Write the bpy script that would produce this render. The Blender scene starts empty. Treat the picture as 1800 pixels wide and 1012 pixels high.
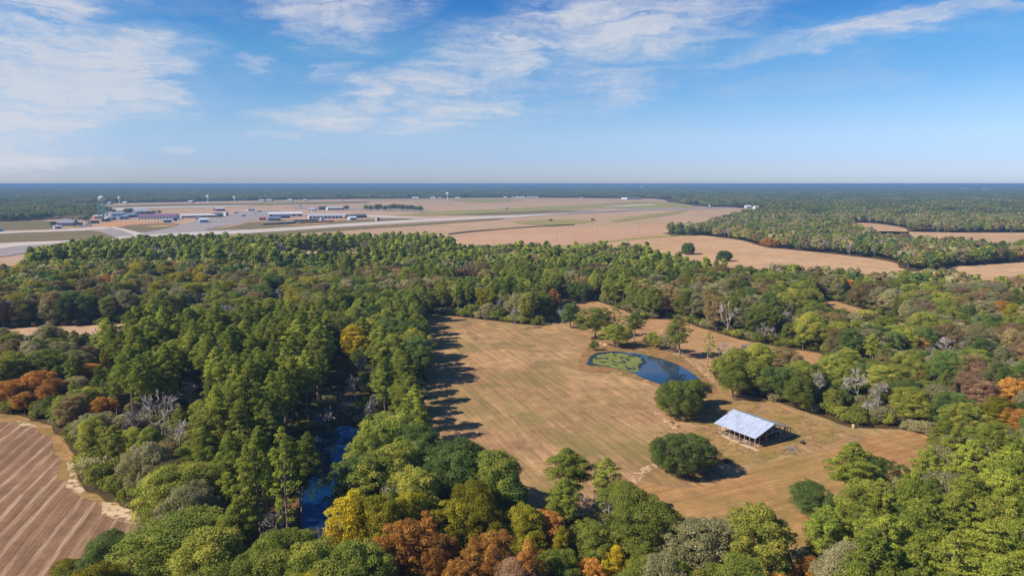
import bpy, bmesh, math, random
import numpy as np
from mathutils import Vector, Matrix, noise
from mathutils.geometry import tessellate_polygon
R = math.radians
random.seed(7); rng = np.random.default_rng(7)
S = bpy.context.scene
COL = S.collection

# ------------------------------------------------------------------ camera
CAMH, FPX, HOR = 75.0, 1200.0, 323.0
PITCH = math.atan((506-HOR)/FPX)
cam_d = bpy.data.cameras.new('camera'); cam = bpy.data.objects.new('camera', cam_d); COL.objects.link(cam)
cam.location = (0, 0, CAMH); cam.rotation_euler = (math.pi/2-PITCH, 0, 0)
cam_d.sensor_width = 36; cam_d.lens = 36*FPX/1800
cam_d.clip_start = 1; cam_d.clip_end = 90000
S.camera = cam

def ray(px, py):
    x = (px-900)/FPX; y = (506-py)/FPX
    return x, math.cos(PITCH)+y*math.sin(PITCH), -math.sin(PITCH)+y*math.cos(PITCH)
def G(px, py, h=0.0):
    dx, dy, dz = ray(px, py); t = (CAMH-h)/-dz
    return dx*t, dy*t
def PX(x, y, z):
    x = np.asarray(x, float); y = np.asarray(y, float); z = np.asarray(z, float)-CAMH
    f = y*math.cos(PITCH)-z*math.sin(PITCH); u = y*math.sin(PITCH)+z*math.cos(PITCH)
    f = np.where(f < 1, 1, f)
    return 900+FPX*x/f, 506-FPX*u/f

# ------------------------------------------------------------------ light, sky
SUN_EL, SUN_AZ = R(39), math.atan2(-1.0, -0.36)      # azimuth measured from +Y towards +X
SUN_E, SKY_E, EXPO = 5.0, 0.105, 0.5
sd = bpy.data.lights.new('sun', 'SUN'); sun = bpy.data.objects.new('sun', sd); COL.objects.link(sun)
sd.energy = SUN_E; sd.angle = R(0.5); sd.color = (1.0, 0.93, 0.82)
sv = Vector((math.sin(SUN_AZ)*math.cos(SUN_EL), math.cos(SUN_AZ)*math.cos(SUN_EL), math.sin(SUN_EL)))
sun.rotation_euler = sv.to_track_quat('Z', 'Y').to_euler()
S.view_settings.view_transform = 'Standard'; S.view_settings.look = 'None'
S.view_settings.exposure = EXPO; S.view_settings.gamma = 1; S.view_settings.use_curve_mapping = False
S.render.engine = 'CYCLES'
cy = S.cycles
cy.max_bounces = 5; cy.diffuse_bounces = 2; cy.glossy_bounces = 2; cy.transmission_bounces = 2
cy.volume_bounces = 0; cy.transparent_max_bounces = 4; cy.caustics_reflective = False; cy.caustics_refractive = False
cy.sample_clamp_indirect = 4

W = bpy.data.worlds.new('World'); S.world = W; W.use_nodes = True
class NT:
    def __init__(s, tree): s.t = tree; s.n = tree.nodes; s.l = tree.links
    def node(s, typ, **kw):
        n = s.n.new(typ)
        for k, v in kw.items(): setattr(n, k, v)
        return n
    def put(s, sock, v):
        if v is None: return
        if isinstance(v, bpy.types.NodeSocket): s.l.new(v, sock)
        else: sock.default_value = v
    def math(s, op, a, b=None, c=None, clamp=False):
        n = s.node('ShaderNodeMath', operation=op, use_clamp=clamp)
        s.put(n.inputs[0], a); s.put(n.inputs[1], b); s.put(n.inputs[2], c); return n.outputs[0]
    def vmath(s, op, a, b=None):
        n = s.node('ShaderNodeVectorMath', operation=op); s.put(n.inputs[0], a); s.put(n.inputs[1], b)
        return n.outputs['Value'] if op in ('LENGTH', 'DOT_PRODUCT') else n.outputs[0]
    def mapping(s, v, loc=(0, 0, 0), rot=(0, 0, 0), sc=(1, 1, 1), typ='POINT'):
        n = s.node('ShaderNodeMapping', vector_type=typ); s.put(n.inputs[0], v)
        n.inputs['Location'].default_value = loc; n.inputs['Rotation'].default_value = rot; n.inputs['Scale'].default_value = sc
        return n.outputs[0]
    def noise(s, v, scale, detail=4, rough=.55, dist=0., out=0):
        n = s.node('ShaderNodeTexNoise'); s.put(n.inputs['Vector'], v)
        n.inputs['Scale'].default_value = scale; n.inputs['Detail'].default_value = detail
        n.inputs['Roughness'].default_value = rough; n.inputs['Distortion'].default_value = dist
        return n.outputs[out]
    def rng(s, v, a, b, c=0., d=1., smooth=False):
        n = s.node('ShaderNodeMapRange', interpolation_type='SMOOTHSTEP' if smooth else 'LINEAR'); n.clamp = True
        s.put(n.inputs[0], v)
        for i, x in enumerate((a, b, c, d)): n.inputs[i+1].default_value = x
        return n.outputs[0]
    def mix(s, f, a, b, mode='MIX'):
        n = s.node('ShaderNodeMix', data_type='RGBA', blend_type=mode); s.put(n.inputs[0], f)
        for i, x in ((6, a), (7, b)):
            if isinstance(x, (tuple, list)): x = tuple(x)+((1,) if len(x) == 3 else ())
            s.put(n.inputs[i], x)
        return n.outputs[2]
    def ramp(s, v, stops, interp='LINEAR'):
        n = s.node('ShaderNodeValToRGB'); s.put(n.inputs[0], v); e = n.color_ramp; e.interpolation = interp
        while len(e.elements) > 1: e.elements.remove(e.elements[-1])
        for i, (p, c) in enumerate(stops):
            el = e.elements[0] if i == 0 else e.elements.new(p)
            el.position = p; el.color = tuple(c)+(1,)
        return n.outputs[0]

def build_world():
    t = NT(W.node_tree); t.n.clear()
    out = t.node('ShaderNodeOutputWorld'); bg = t.node('ShaderNodeBackground'); t.l.new(bg.outputs[0], out.inputs[0])
    sky = t.node('ShaderNodeTexSky', sky_type='NISHITA'); sky.sun_disc = False
    sky.sun_elevation = SUN_EL; sky.sun_rotation = SUN_AZ; sky.altitude = 0
    sky.air_density = 1.0; sky.dust_density = 0.35; sky.ozone_density = 3.0
    tc = t.node('ShaderNodeTexCoord').outputs['Generated']
    sp = t.node('ShaderNodeSeparateXYZ'); t.l.new(tc, sp.inputs[0])
    x, y, z = sp.outputs
    az = t.math('ARCTAN2', x, y); el = t.math('ARCSINE', z)
    cb = t.node('ShaderNodeCombineXYZ'); t.l.new(az, cb.inputs[0]); t.l.new(el, cb.inputs[1]); P0 = cb.outputs[0]
    # colour grade of the clear sky: deeper saturated blue aloft, greyish lavender close to the horizon
    hsv = t.node('ShaderNodeHueSaturation'); t.l.new(sky.outputs[0], hsv.inputs['Color']); hsv.inputs['Saturation'].default_value = 1.25
    hsv.inputs['Value'].default_value = 1.0
    grade = t.ramp(el, [(0.0, (.55, .67, 1.18)), (0.034, (.56, .65, 1.10)), (0.068, (.65, .70, .95)), (0.10, (.64, .72, .90)), (0.14, (.56, .70, .87)), (0.18, (.52, .74, .87)), (0.26, (.24, .52, .82)), (0.42, (.10, .30, .70)), (0.62, (.12, .32, .72)), (0.85, (.75, .80, .90))])
    base = t.mix(1.0, hsv.outputs[0], grade, 'MULTIPLY')
    # cirrus: warped coordinates, soft placed masses x wispy streak noise
    wn = t.noise(t.mapping(P0, rot=(0, 0, R(-15)), sc=(1, 3.2, 1)), 5.0, 7, .62, 0, 1)
    wv = t.vmath('SUBTRACT', wn, (.5, .5, .5))
    P1 = t.vmath('ADD', P0, t.vmath('MULTIPLY', wv, (.30, .09, 0)))
    def sp_px(px, py):
        a, b, c = ray(px, py); n = math.sqrt(a*a+b*b+c*c); return math.atan2(a, b), math.asin(c/n)
    masses = [  # x0,y0,x1,y1 (ends), half width, strength : from the photograph
        (-260, 60, 300, 40, 120, 1.1), (-200, 150, 390, 120, 95, 1.15), (-300, 215, 300, 185, 85, 1.05), (-200, 275, 160, 250, 50, .9),
        (430, 10, 760, 20, 52, .85), (440, 30, 600, 60, 22, .6), (600, 190, 960, 60, 58, .95), (400, 210, 700, 215, 30, .95), (560, 150, 720, 195, 40, .8),
        (800, 60, 1400, -20, 66, .95), (560, 232, 1000, 172, 32, .8), (780, 80, 1000, 110, 56, .9), (1000, 70, 1350, 40, 40, .65), (1180, 110, 1560, 50, 22, .55), (1300, 95, 1850, 0, 20, .95),
        (950, 180, 1200, 110, 50, .6), (1120, 150, 1220, 125, 14, .35), (430, 95, 490, 125, 22, .55), (540, 145, 640, 100, 22, .5), (280, 275, 350, 268, 8, .5),
        (900, 120, 1300, 60, 60, .35), (1380, 130, 1500, 135, 14, .2), (-100, 300, 60, 290, 14, .3), (400, 245, 520, 250, 8, .45), (0, 120, 420, 105, 60, 1.1), (-100, 245, 330, 172, 48, 1.0), (420, 260, 1350, 20, 80, .42)]
    total = None
    for x0, y0, x1, y1, w, st in masses:
        a0 = sp_px(x0, y0); a1 = sp_px(x1, y1)
        cx, cy_ = (a0[0]+a1[0])/2, (a0[1]+a1[1])/2; L = math.hypot(a1[0]-a0[0], a1[1]-a0[1])/2*1.15; w = w/FPX*1.45
        n = t.node('ShaderNodeMapping', vector_type='TEXTURE'); t.l.new(P1, n.inputs[0])
        n.inputs['Location'].default_value = (cx, cy_, 0); n.inputs['Rotation'].default_value = (0, 0, math.atan2(a1[1]-a0[1], a1[0]-a0[0]))
        n.inputs['Scale'].default_value = (L, w, 1e3)
        m = t.rng(t.vmath('LENGTH', n.outputs[0]), 1.0, 0.15, 0, st, True)
        total = m if total is None else t.math('MAXIMUM', total, m)
    s1 = t.noise(t.mapping(P1, rot=(0, 0, R(-16)), sc=(1.7, 16, 1)), 2.6, 9, .68, .35)
    s2 = t.noise(t.mapping(P1, rot=(0, 0, R(-24)), sc=(2.2, 44, 1)), 3.0, 6, .7, .4)
    s3 = t.noise(P0, 14, 8, .68, .6)
    ns = t.math('ADD', t.math('MULTIPLY', s1, .5), t.math('ADD', t.math('MULTIPLY', s2, .25), t.math('MULTIPLY', s3, .25)))
    f = t.rng(ns, .37, .58, .12, 1.08)
    f2 = t.rng(t.math('ADD', ns, t.math('MULTIPLY', total, .20)), .54, .74, .0, 1.0)
    den = t.math('MULTIPLY', t.rng(total, 0.0, .72, 0, 1), t.math('ADD', t.math('MULTIPLY', f, .5), t.math('MULTIPLY', f2, .55)), clamp=True)
    thin = t.rng(t.noise(t.mapping(P1, rot=(0, 0, R(-15)), sc=(1, 4, 1)), 4, 5, .6), .46, .75, 0, .30)
    band = t.math('MULTIPLY', t.rng(el, .03, .14, 0, 1), t.rng(el, .26, .36, 1, 0))
    den = t.math('MAXIMUM', den, t.math('MULTIPLY', thin, band))
    den = t.math('MULTIPLY', den, .86, clamp=True)
    cc = 4.75
    col = t.mix(den, base, (cc*.93, cc*.965, cc*1.07))
    t.l.new(col, bg.inputs[0]); bg.inputs[1].default_value = SKY_E
build_world()

# ------------------------------------------------------------------ helpers
def lin(*c):
    return tuple(((v/255)/12.92 if v/255 <= .04045 else ((v/255+.055)/1.055)**2.4) for v in c)
def tag(o, label=None, cat=None, group=None, kind=None):
    if label: o['label'] = label
    if cat: o['category'] = cat
    if group: o['group'] = group
    if kind: o['kind'] = kind
    return o
def mesh_np(name, V, faces, mats=(), col=None, midx=None, smooth=False):
    """faces: (n,k) int array"""
    V = np.asarray(V, np.float32); F = np.asarray(faces, np.int32)
    me = bpy.data.meshes.new(name); n, k = F.shape
    me.vertices.add(len(V)); me.vertices.foreach_set('co', V.ravel())
    me.loops.add(n*k); me.loops.foreach_set('vertex_index', F.ravel())
    me.polygons.add(n); me.polygons.foreach_set('loop_start', np.arange(0, n*k, k, dtype=np.int32))
    me.polygons.foreach_set('loop_total', np.full(n, k, np.int32))
    if midx is not None: me.polygons.foreach_set('material_index', np.asarray(midx, np.int32))
    me.update(calc_edges=True)
    if col is not None:
        a = me.attributes.new('tint', 'FLOAT', 'FACE'); a.data.foreach_set('value', np.asarray(col, np.float32))
    for m in mats: me.materials.append(m)
    if smooth: me.polygons.foreach_set('use_smooth', np.ones(n, bool))
    return me
def obj(name, me, parent=None):
    o = bpy.data.objects.new(name, me); COL.objects.link(o)
    if parent: o.parent = parent
    return o
def empty(name, loc, rz=0, sc=1):
    o = bpy.data.objects.new(name, None); COL.objects.link(o); o.location = loc; o.rotation_euler = (0, 0, rz); o.scale = (sc,)*3
    o.empty_display_size = .5
    return o
def new_mat(name, rough=.9, spec=.2):
    m = bpy.data.materials.new(name); m.use_nodes = True; t = NT(m.node_tree)
    b = t.n['Principled BSDF']; b.inputs['Roughness'].default_value = rough; b.inputs['Specular IOR Level'].default_value = spec
    return m, t, b
def pos(t):
    return t.node('ShaderNodeNewGeometry').outputs['Position']
def plain(name, c, rough=.7, metal=0, var=.12, sc=3., spec=.3):
    m, t, b = new_mat(name, rough, spec); b.inputs['Metallic'].default_value = metal
    n = t.noise(t.node('ShaderNodeTexCoord').outputs['Object'], sc, 4)
    k = t.rng(n, .3, .7, 1-var, 1+var)
    t.l.new(t.mix(1.0, c, k, 'MULTIPLY'), b.inputs['Base Color'])
    return m

# ------------------------------------------------------------------ boxes and tubes collected into one mesh
class MB:
    def __init__(s): s.v = []; s.f = []; s.mi = []
    def poly(s, pts, mi=0):
        i = len(s.v); s.v += [tuple(p) for p in pts]; s.f.append(list(range(i, i+len(pts)))); s.mi.append(mi)
    def box(s, c, d, rz=0, mi=0, M=None):
        hx, hy, hz = d[0]/2, d[1]/2, d[2]/2; i = len(s.v); ca, sa = math.cos(rz), math.sin(rz)
        for sx, sy, sz in ((-1, -1, -1), (1, -1, -1), (1, 1, -1), (-1, 1, -1), (-1, -1, 1), (1, -1, 1), (1, 1, 1), (-1, 1, 1)):
            x, y, z = sx*hx, sy*hy, sz*hz
            if M is not None: p = M @ Vector((x, y, z)); x, y, z = p
            s.v.append((c[0]+x*ca-y*sa, c[1]+x*sa+y*ca, c[2]+z))
        for q in ((0, 3, 2, 1), (4, 5, 6, 7), (0, 1, 5, 4), (1, 2, 6, 5), (2, 3, 7, 6), (3, 0, 4, 7)):
            s.f.append([i+k for k in q]); s.mi.append(mi)
    def tube(s, p0, p1, r0, r1=None, n=8, mi=0, cap=True):
        r1 = r0 if r1 is None else r1
        p0, p1 = Vector(p0), Vector(p1); d = (p1-p0)
        if d.length < 1e-6: return
        d.normalize(); a = d.orthogonal().normalized(); b = d.cross(a); i = len(s.v)
        for p, r in ((p0, r0), (p1, r1)):
            for k in range(n):
                q = p+(a*math.cos(6.28318*k/n)+b*math.sin(6.28318*k/n))*r; s.v.append(tuple(q))
        for k in range(n):
            s.f.append([i+k, i+(k+1) % n, i+n+(k+1) % n, i+n+k]); s.mi.append(mi)
        if cap:
            s.f.append([i+n+k for k in range(n)]); s.mi.append(mi)
            s.f.append([i+n-1-k for k in range(n)]); s.mi.append(mi)
    def lathe(s, prof, n=20, c=(0, 0, 0), mi=0):
        i = len(s.v)
        for r, z in prof:
            for k in range(n): s.v.append((c[0]+r*math.cos(6.28318*k/n), c[1]+r*math.sin(6.28318*k/n), c[2]+z))
        for j in range(len(prof)-1):
            for k in range(n):
                s.f.append([i+j*n+k, i+j*n+(k+1) % n, i+(j+1)*n+(k+1) % n, i+(j+1)*n+k]); s.mi.append(mi)
    def build(s, name, mats, parent=None, smooth=False, loc=None):
        me = bpy.data.meshes.new(name); me.from_pydata(s.v, [], s.f)
        for m in (mats if isinstance(mats, (list, tuple)) else [mats]): me.materials.append(m)
        me.polygons.foreach_set('material_index', s.mi)
        if smooth: me.polygons.foreach_set('use_smooth', [True]*len(me.polygons))
        me.update(); o = obj(name, me, parent)
        if loc is not None: o.location = loc
        return o

# ------------------------------------------------------------------ ground sheets
CLEAR = []      # polygons (world) where no forest stands
def inpoly(P, xs, ys):
    P = np.asarray(P); xs = np.asarray(xs, float); ys = np.asarray(ys, float); r = np.zeros(xs.shape, bool)
    x0, y0 = P[-1]
    for x1, y1 in P:
        c = (y0 > ys) != (y1 > ys)
        with np.errstate(divide='ignore', invalid='ignore'):
            r ^= c & (xs < (x1-x0)*(ys-y0)/(y1-y0+1e-12)+x0)
        x0, y0 = x1, y1
    return r
def world_poly(pts, jit=0., seg=None, seed=0):
    W_ = [G(*p) for p in pts]; out = []
    n = len(W_)
    for i in range(n):
        a, b = Vector(W_[i]), Vector(W_[(i+1) % n]); L = (b-a).length
        # catmull-rom smoothing for an organic outline
        p0, p3 = Vector(W_[i-1]), Vector(W_[(i+2) % n])
        d = (a.length+b.length)/2; st = seg or max(2.0, d*.012); k = max(1, min(40, int(L/st)))
        for j in range(k):
            t = j/k
            q = a.lerp(b, t)
            if jit:
                c = .5*((2*a)+(b-p0)*t+(2*p0-5*a+4*b-p3)*t*t+(3*a-p0-3*b+p3)*t*t*t)
                q = q.lerp(c, .6)
            if jit:
                v = noise.noise_vector(Vector((q.x/ (st*4), q.y/(st*4), seed*7.1)))
                v2 = noise.noise_vector(Vector((q.x/(st*1.3), q.y/(st*1.3), seed*3.3)))
                q = q+Vector((v.x, v.y))*jit+Vector((v2.x, v2.y))*jit*.6
            out.append((q.x, q.y))
    return out
def sheet(name, pts, z, m, jit=1., clear=False, kind='structure', seed=None, group=None):
    sheet.k += 1
    P = world_poly(pts, jit, seed=sheet.k)
    tris = tessellate_polygon([[Vector((x, y, 0)) for x, y in P]])
    V = [(x, y, z) for x, y in P]
    F = []
    for a, b, c in tris:
        A, B, C = (Vector(V[i]) for i in (a, b, c))
        F.append((a, b, c) if (B-A).cross(C-A).z > 0 else (a, c, b))
    me = mesh_np(name, V, F, [m]); o = obj(name, me); o['kind'] = kind
    if clear: CLEAR.append(np.array(P))
    return o, P
sheet.k = 0

def field_mat(name, c1, c2, c3, ang=0, sc=.03, rows=0., rowc=None, rowsp=2.0, green=None, gsc=.02, gth=.58, fine=1.0, stretch=9, band=None, bsp=10., holes=None, dark=None):
    m, t, b = new_mat(name, .95, .05); p = pos(t)
    q = t.mapping(p, rot=(0, 0, -ang))
    st = t.mapping(q, sc=(1/stretch, 1, 1))
    n1 = t.noise(p, sc, 9, .68); n4 = t.noise(p, sc*7, 7, .7); n2 = t.noise(st, .55, 5, .65); n3 = t.noise(p, .9, 4, .7)
    col = t.ramp(n1, [(.3, c1), (.5, c2), (.7, c3)])
    k = t.rng(n2, .3, .7, 1-.28*fine, 1+.28*fine); col = t.mix(1., col, k, 'MULTIPLY')
    k = t.rng(n4, .32, .68, 1-.20*fine, 1+.18*fine); col = t.mix(1., col, k, 'MULTIPLY')
    k = t.rng(n3, .3, .7, 1-.16*fine, 1+.16*fine); col = t.mix(1., col, k, 'MULTIPLY')
    if dark: col = t.mix(t.math('MULTIPLY', t.rng(t.noise(p, .05, 7, .66), .53, .66), t.rng(n2, .35, .6, .25, .75)), col, dark)
    if green:
        g = t.noise(p, gsc, 5, .62); gg = t.noise(st, .12, 4, .6)
        f = t.math('MULTIPLY', t.rng(g, gth-.08, gth+.10), t.rng(gg, .35, .6, .2, 1)); f = t.math('MULTIPLY', f, .75)
        col = t.mix(f, col, green)
    sx = t.node('ShaderNodeSeparateXYZ'); t.l.new(q, sx.inputs[0])
    wob = t.math('ADD', t.math('MULTIPLY', t.noise(p, .02, 2), 3.0), t.math('MULTIPLY', t.noise(st, .35, 3), 1.2*rowsp if rows else 1.0))
    yy = t.math('ADD', sx.outputs[1], wob)
    if rows:
        s = t.math('SINE', t.math('MULTIPLY', yy, 6.28318/rowsp))
        s = t.math('MULTIPLY', t.rng(s, -.2, .9, 0, rows, True), t.rng(t.noise(st, .3, 4, .6), .35, .65, .1, 1))
        col = t.mix(s, col, rowc)
    if band:
        s = t.math('SINE', t.math('MULTIPLY', yy, 6.28318/bsp))
        s = t.math('MULTIPLY', t.rng(t.math('ADD', s, t.rng(t.noise(st, 1.6, 8, .75), .3, .7, -.9, .9)), .1, 1.3, 0, .75, True), t.rng(t.noise(st, .2, 6, .7), .40, .58, .15, 1))
        col = t.mix(s, col, band)
    col = t.mix(1., col, (.82, .81, .79), 'MULTIPLY')
    t.l.new(col, b.inputs['Base Color'])
    if holes:
        tr = t.node('ShaderNodeBsdfTransparent'); ms = t.node('ShaderNodeMixShader')
        t.l.new(t.rng(t.noise(p, holes, 6, .65), .44, .50), ms.inputs[0]); t.l.new(tr.outputs[0], ms.inputs[1]); t.l.new(b.outputs[0], ms.inputs[2]); t.l.new(ms.outputs[0], t.n['Material Output'].inputs[0])
    return m

M = {}
M['floor'] = field_mat('forest_floor', lin(70, 58, 40), lin(95, 75, 50), lin(75, 75, 40), sc=.05, green=lin(70, 80, 38), stretch=1)
M['hay'] = field_mat('hay_stubble', lin(158, 118, 84), lin(178, 139, 98), lin(192, 154, 106), ang=R(-69), sc=.022, green=lin(128, 118, 66), gsc=.03, gth=.50, rows=.17, rowc=lin(208, 172, 122), rowsp=2.2, fine=1.35, dark=lin(112, 96, 68), stretch=14)
M['hay2'] = field_mat('hay_headland', lin(166, 122, 80), lin(180, 138, 90), lin(172, 138, 84), ang=R(24), sc=.03, green=lin(130, 120, 62), gsc=.03, gth=.55, rows=.4, rowc=lin(138, 102, 70), rowsp=3.4, stretch=16, dark=lin(120, 100, 66))
M['strip'] = field_mat('mown_strip', lin(160, 118, 84), lin(184, 142, 98), lin(192, 150, 104), ang=R(-35), sc=.03, green=lin(130, 122, 66), gsc=.03, gth=.62)
M['straw'] = field_mat('pine_straw', lin(110, 76, 50), lin(138, 94, 60), lin(150, 106, 70), sc=.12, stretch=2, green=lin(80, 80, 40), gsc=.12, gth=.5)
M['mown'] = field_mat('mown_grass', lin(156, 124, 78), lin(170, 134, 86), lin(160, 130, 78), ang=R(20), sc=.06, green=lin(112, 116, 52), gsc=.07, gth=.53, fine=.8, stretch=3, holes=.12)
M['margin'] = field_mat('field_margin', lin(150, 108, 70), lin(176, 134, 92), lin(160, 130, 80), sc=.1, green=lin(116, 112, 54), gsc=.09, gth=.5, stretch=2)
M['bank'] = field_mat('pond_bank', lin(150, 100, 64), lin(176, 128, 86), lin(150, 124, 72), ang=0, sc=.1, green=lin(110, 108, 50), gsc=.09, gth=.5, stretch=2, holes=.18)
M['sand'] = field_mat('pale_sand', lin(192, 156, 116), lin(212, 182, 146), lin(226, 202, 170), sc=.15, stretch=2, fine=.6, holes=.35)
M['plow'] = field_mat('plowed_soil', lin(134, 102, 78), lin(146, 112, 86), lin(158, 122, 96), ang=R(105), sc=.03, rows=.5, rowc=lin(96, 70, 52), rowsp=.95, band=lin(200, 172, 142), bsp=3.6, stretch=16)
M['tan'] = field_mat('tan_field', lin(190, 150, 108), lin(200, 161, 120), lin(210, 172, 132), ang=R(-20), sc=.008, rows=.35, rowc=lin(216, 176, 138), rowsp=14, stretch=20, green=lin(160, 130, 90), gsc=.01, gth=.62)
M['redtan'] = field_mat('red_tan_field', lin(192, 148, 112), lin(200, 158, 124), lin(206, 168, 134), ang=R(5), sc=.004, rows=.2, rowc=lin(196, 156, 132), rowsp=25, stretch=20, fine=.4)
M['mauve'] = field_mat('fallow_field', lin(184, 150, 120), lin(194, 160, 130), lin(200, 166, 136), ang=R(8), sc=.003, rows=.25, rowc=lin(150, 124, 100), rowsp=45, stretch=25, fine=.7, green=lin(176, 156, 96), gsc=.004, gth=.52)
M['greenf'] = field_mat('pale_green_grass', lin(148, 142, 78), lin(158, 150, 86), lin(166, 148, 92), sc=.008, stretch=8, fine=.5, green=lin(160, 132, 96), gsc=.006, gth=.58)
M['olive'] = field_mat('airfield_grass', lin(124, 110, 74), lin(134, 116, 80), lin(140, 120, 84), sc=.01, stretch=8, fine=.5, green=lin(112, 112, 66), gsc=.012, gth=.5)
M['dirt'] = field_mat('bare_yard', lin(188, 150, 122), lin(196, 162, 134), lin(188, 160, 138), sc=.01, stretch=6, fine=.5)
M['orange'] = field_mat('orange_clay', lin(198, 140, 92), lin(206, 152, 104), lin(206, 164, 124), sc=.02, stretch=6, fine=.4)
M['pave'] = field_mat('grey_pavement', lin(156, 142, 138), lin(166, 154, 150), lin(172, 162, 158), sc=.01, stretch=8, fine=.35)
M['light'] = field_mat('pale_concrete', lin(196, 180, 168), lin(208, 194, 182), lin(214, 202, 192), sc=.012, stretch=10, fine=.35)
M['track'] = field_mat('sandy_track', lin(184, 144, 108), lin(200, 164, 130), lin(208, 174, 142), sc=.05, stretch=3, fine=.6)
M['wear'] = field_mat('worn_soil', lin(180, 138, 100), lin(200, 160, 122), lin(212, 178, 140), sc=.1, stretch=3, fine=.8, holes=.6)

me = mesh_np('ground', [(-60000, -3000, 0), (60000, -3000, 0), (60000, 60000, 0), (-60000, 60000, 0)], [(0, 1, 2, 3)], [M['floor']])
tag(obj('ground', me), kind='structure')

# --- near fields
HAY = [(752, 551), (800, 556), (850, 562), (900, 568), (955, 573), (970, 566), (984, 545), (984, 522), (1000, 520), (1045, 528), (1095, 546), (1130, 560), (1190, 562), (1230, 576),
       (1300, 597), (1370, 611), (1440, 621), (1452, 634), (1425, 632, 11), (1370, 612, 12), (1310, 600, 12), (1268, 610, 10), (1246, 648), (1258, 667), (1290, 688), (1350, 702), (1410, 722), (1460, 738), (1500, 752), (1600, 755), (1640, 764),
       (1645, 772, 6), (1600, 800, 14), (1550, 815, 14), (1490, 822, 15), (1450, 845, 15), (1405, 862, 15), (1385, 870, 14), (1290, 870, 13), (1215, 880, 13), (1150, 850, 13), (1090, 832, 13), (1010, 814, 14), (930, 818, 15), (850, 794, 15), (795, 768, 15), (762, 745, 8), (748, 700), (747, 640), (748, 590)]
sheet('hay_field', HAY, .05, M['hay'], .8, True)
sheet('field_headland', [(1075, 870), (1130, 845), (1180, 858), (1260, 852), (1330, 820), (1400, 800), (1480, 785), (1560, 760), (1640, 764), (1645, 772, 6), (1600, 800, 14), (1550, 815, 14), (1490, 822, 15), (1450, 850, 15), (1405, 862, 15), (1385, 870, 14), (1290, 870, 13), (1215, 880, 13), (1150, 850, 13), (1100, 838, 12)], .08, M['hay2'], .8)
sheet('mown_strip', [(984, 522), (1045, 528), (1095, 546), (1130, 560), (1190, 562), (1230, 576), (1300, 597), (1370, 611), (1440, 621), (1452, 634), (1425, 632, 11), (1370, 612, 12), (1310, 600, 12), (1268, 610, 10), (1236, 640), (1165, 603), (1130, 596), (1080, 590), (1020, 580), (990, 566), (984, 545)], .09, M['strip'], .8)
sheet('mown_yard', [(1235, 655), (1262, 680), (1300, 700), (1370, 716), (1440, 742), (1490, 762), (1440, 790), (1380, 800), (1300, 818), (1270, 812), (1262, 790), (1225, 772), (1180, 752), (1178, 738), (1215, 700)], .10, M['mown'], 1.2)
sheet('pond_bank', [(1012, 650), (1022, 622), (1042, 604), (1070, 600), (1130, 600), (1180, 622), (1215, 636), (1250, 668), (1262, 690), (1240, 697), (1200, 692), (1150, 676), (1100, 662), (1060, 656), (1030, 655)], .12, M['bank'], .8)
sheet('bare_path', [(1150, 722), (1160, 724), (1176, 738), (1196, 750), (1186, 756), (1166, 744), (1152, 732)], .14, M['wear'], 1.0)
sheet('bare_path', [(1262, 757), (1275, 762), (1325, 786), (1336, 792), (1330, 795), (1300, 782), (1264, 764)], .14, M['sand'], .4)
sheet('bare_path', [(1180, 612), (1198, 622), (1225, 638), (1243, 655), (1256, 672), (1250, 673), (1230, 652), (1205, 632), (1178, 617)], .14, M['wear'], .5)
sheet('bare_patch', [(1100, 836), (1122, 826), (1150, 815), (1156, 822), (1136, 836), (1118, 850), (1106, 850)], .11, M['wear'], 1.0)
sheet('bare_patch', [(1036, 603), (1060, 602), (1072, 606), (1060, 609), (1040, 608)], .135, M['sand'], .4)
sheet('barn_floor', [(1262, 752), (1300, 744), (1396, 762), (1334, 786)], .15, M['track'], .2)

# --- lower left plowed field
sheet('field_margin', [(-260, 730), (-100, 728), (0, 727), (45, 733), (90, 748), (120, 775), (132, 805), (140, 845), (165, 868), (205, 885), (252, 908), (250, 960), (262, 1012), (200, 1080), (0, 1120), (-300, 1100)], .05, M['margin'], 1.8, True)
sheet('plowed_field', [(-260, 748), (-100, 744), (0, 741), (50, 747), (85, 768), (100, 800), (112, 845), (140, 870), (185, 890), (236, 912), (236, 960), (250, 1012), (190, 1080), (0, 1120), (-300, 1100)], .08, M['plow'], 1.5)
sheet('bare_sand', [(118, 812), (130, 812), (134, 845), (150, 864), (138, 868), (116, 856), (122, 840)], .11, M['sand'], 1.0)
sheet('bare_sand', [(180, 883), (205, 884), (250, 908), (246, 922), (215, 918), (185, 903)], .11, M['sand'], 1.0)
sheet('bare_sand', [(30, 739), (55, 744), (66, 752), (40, 750)], .11, M['sand'], .8)
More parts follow.
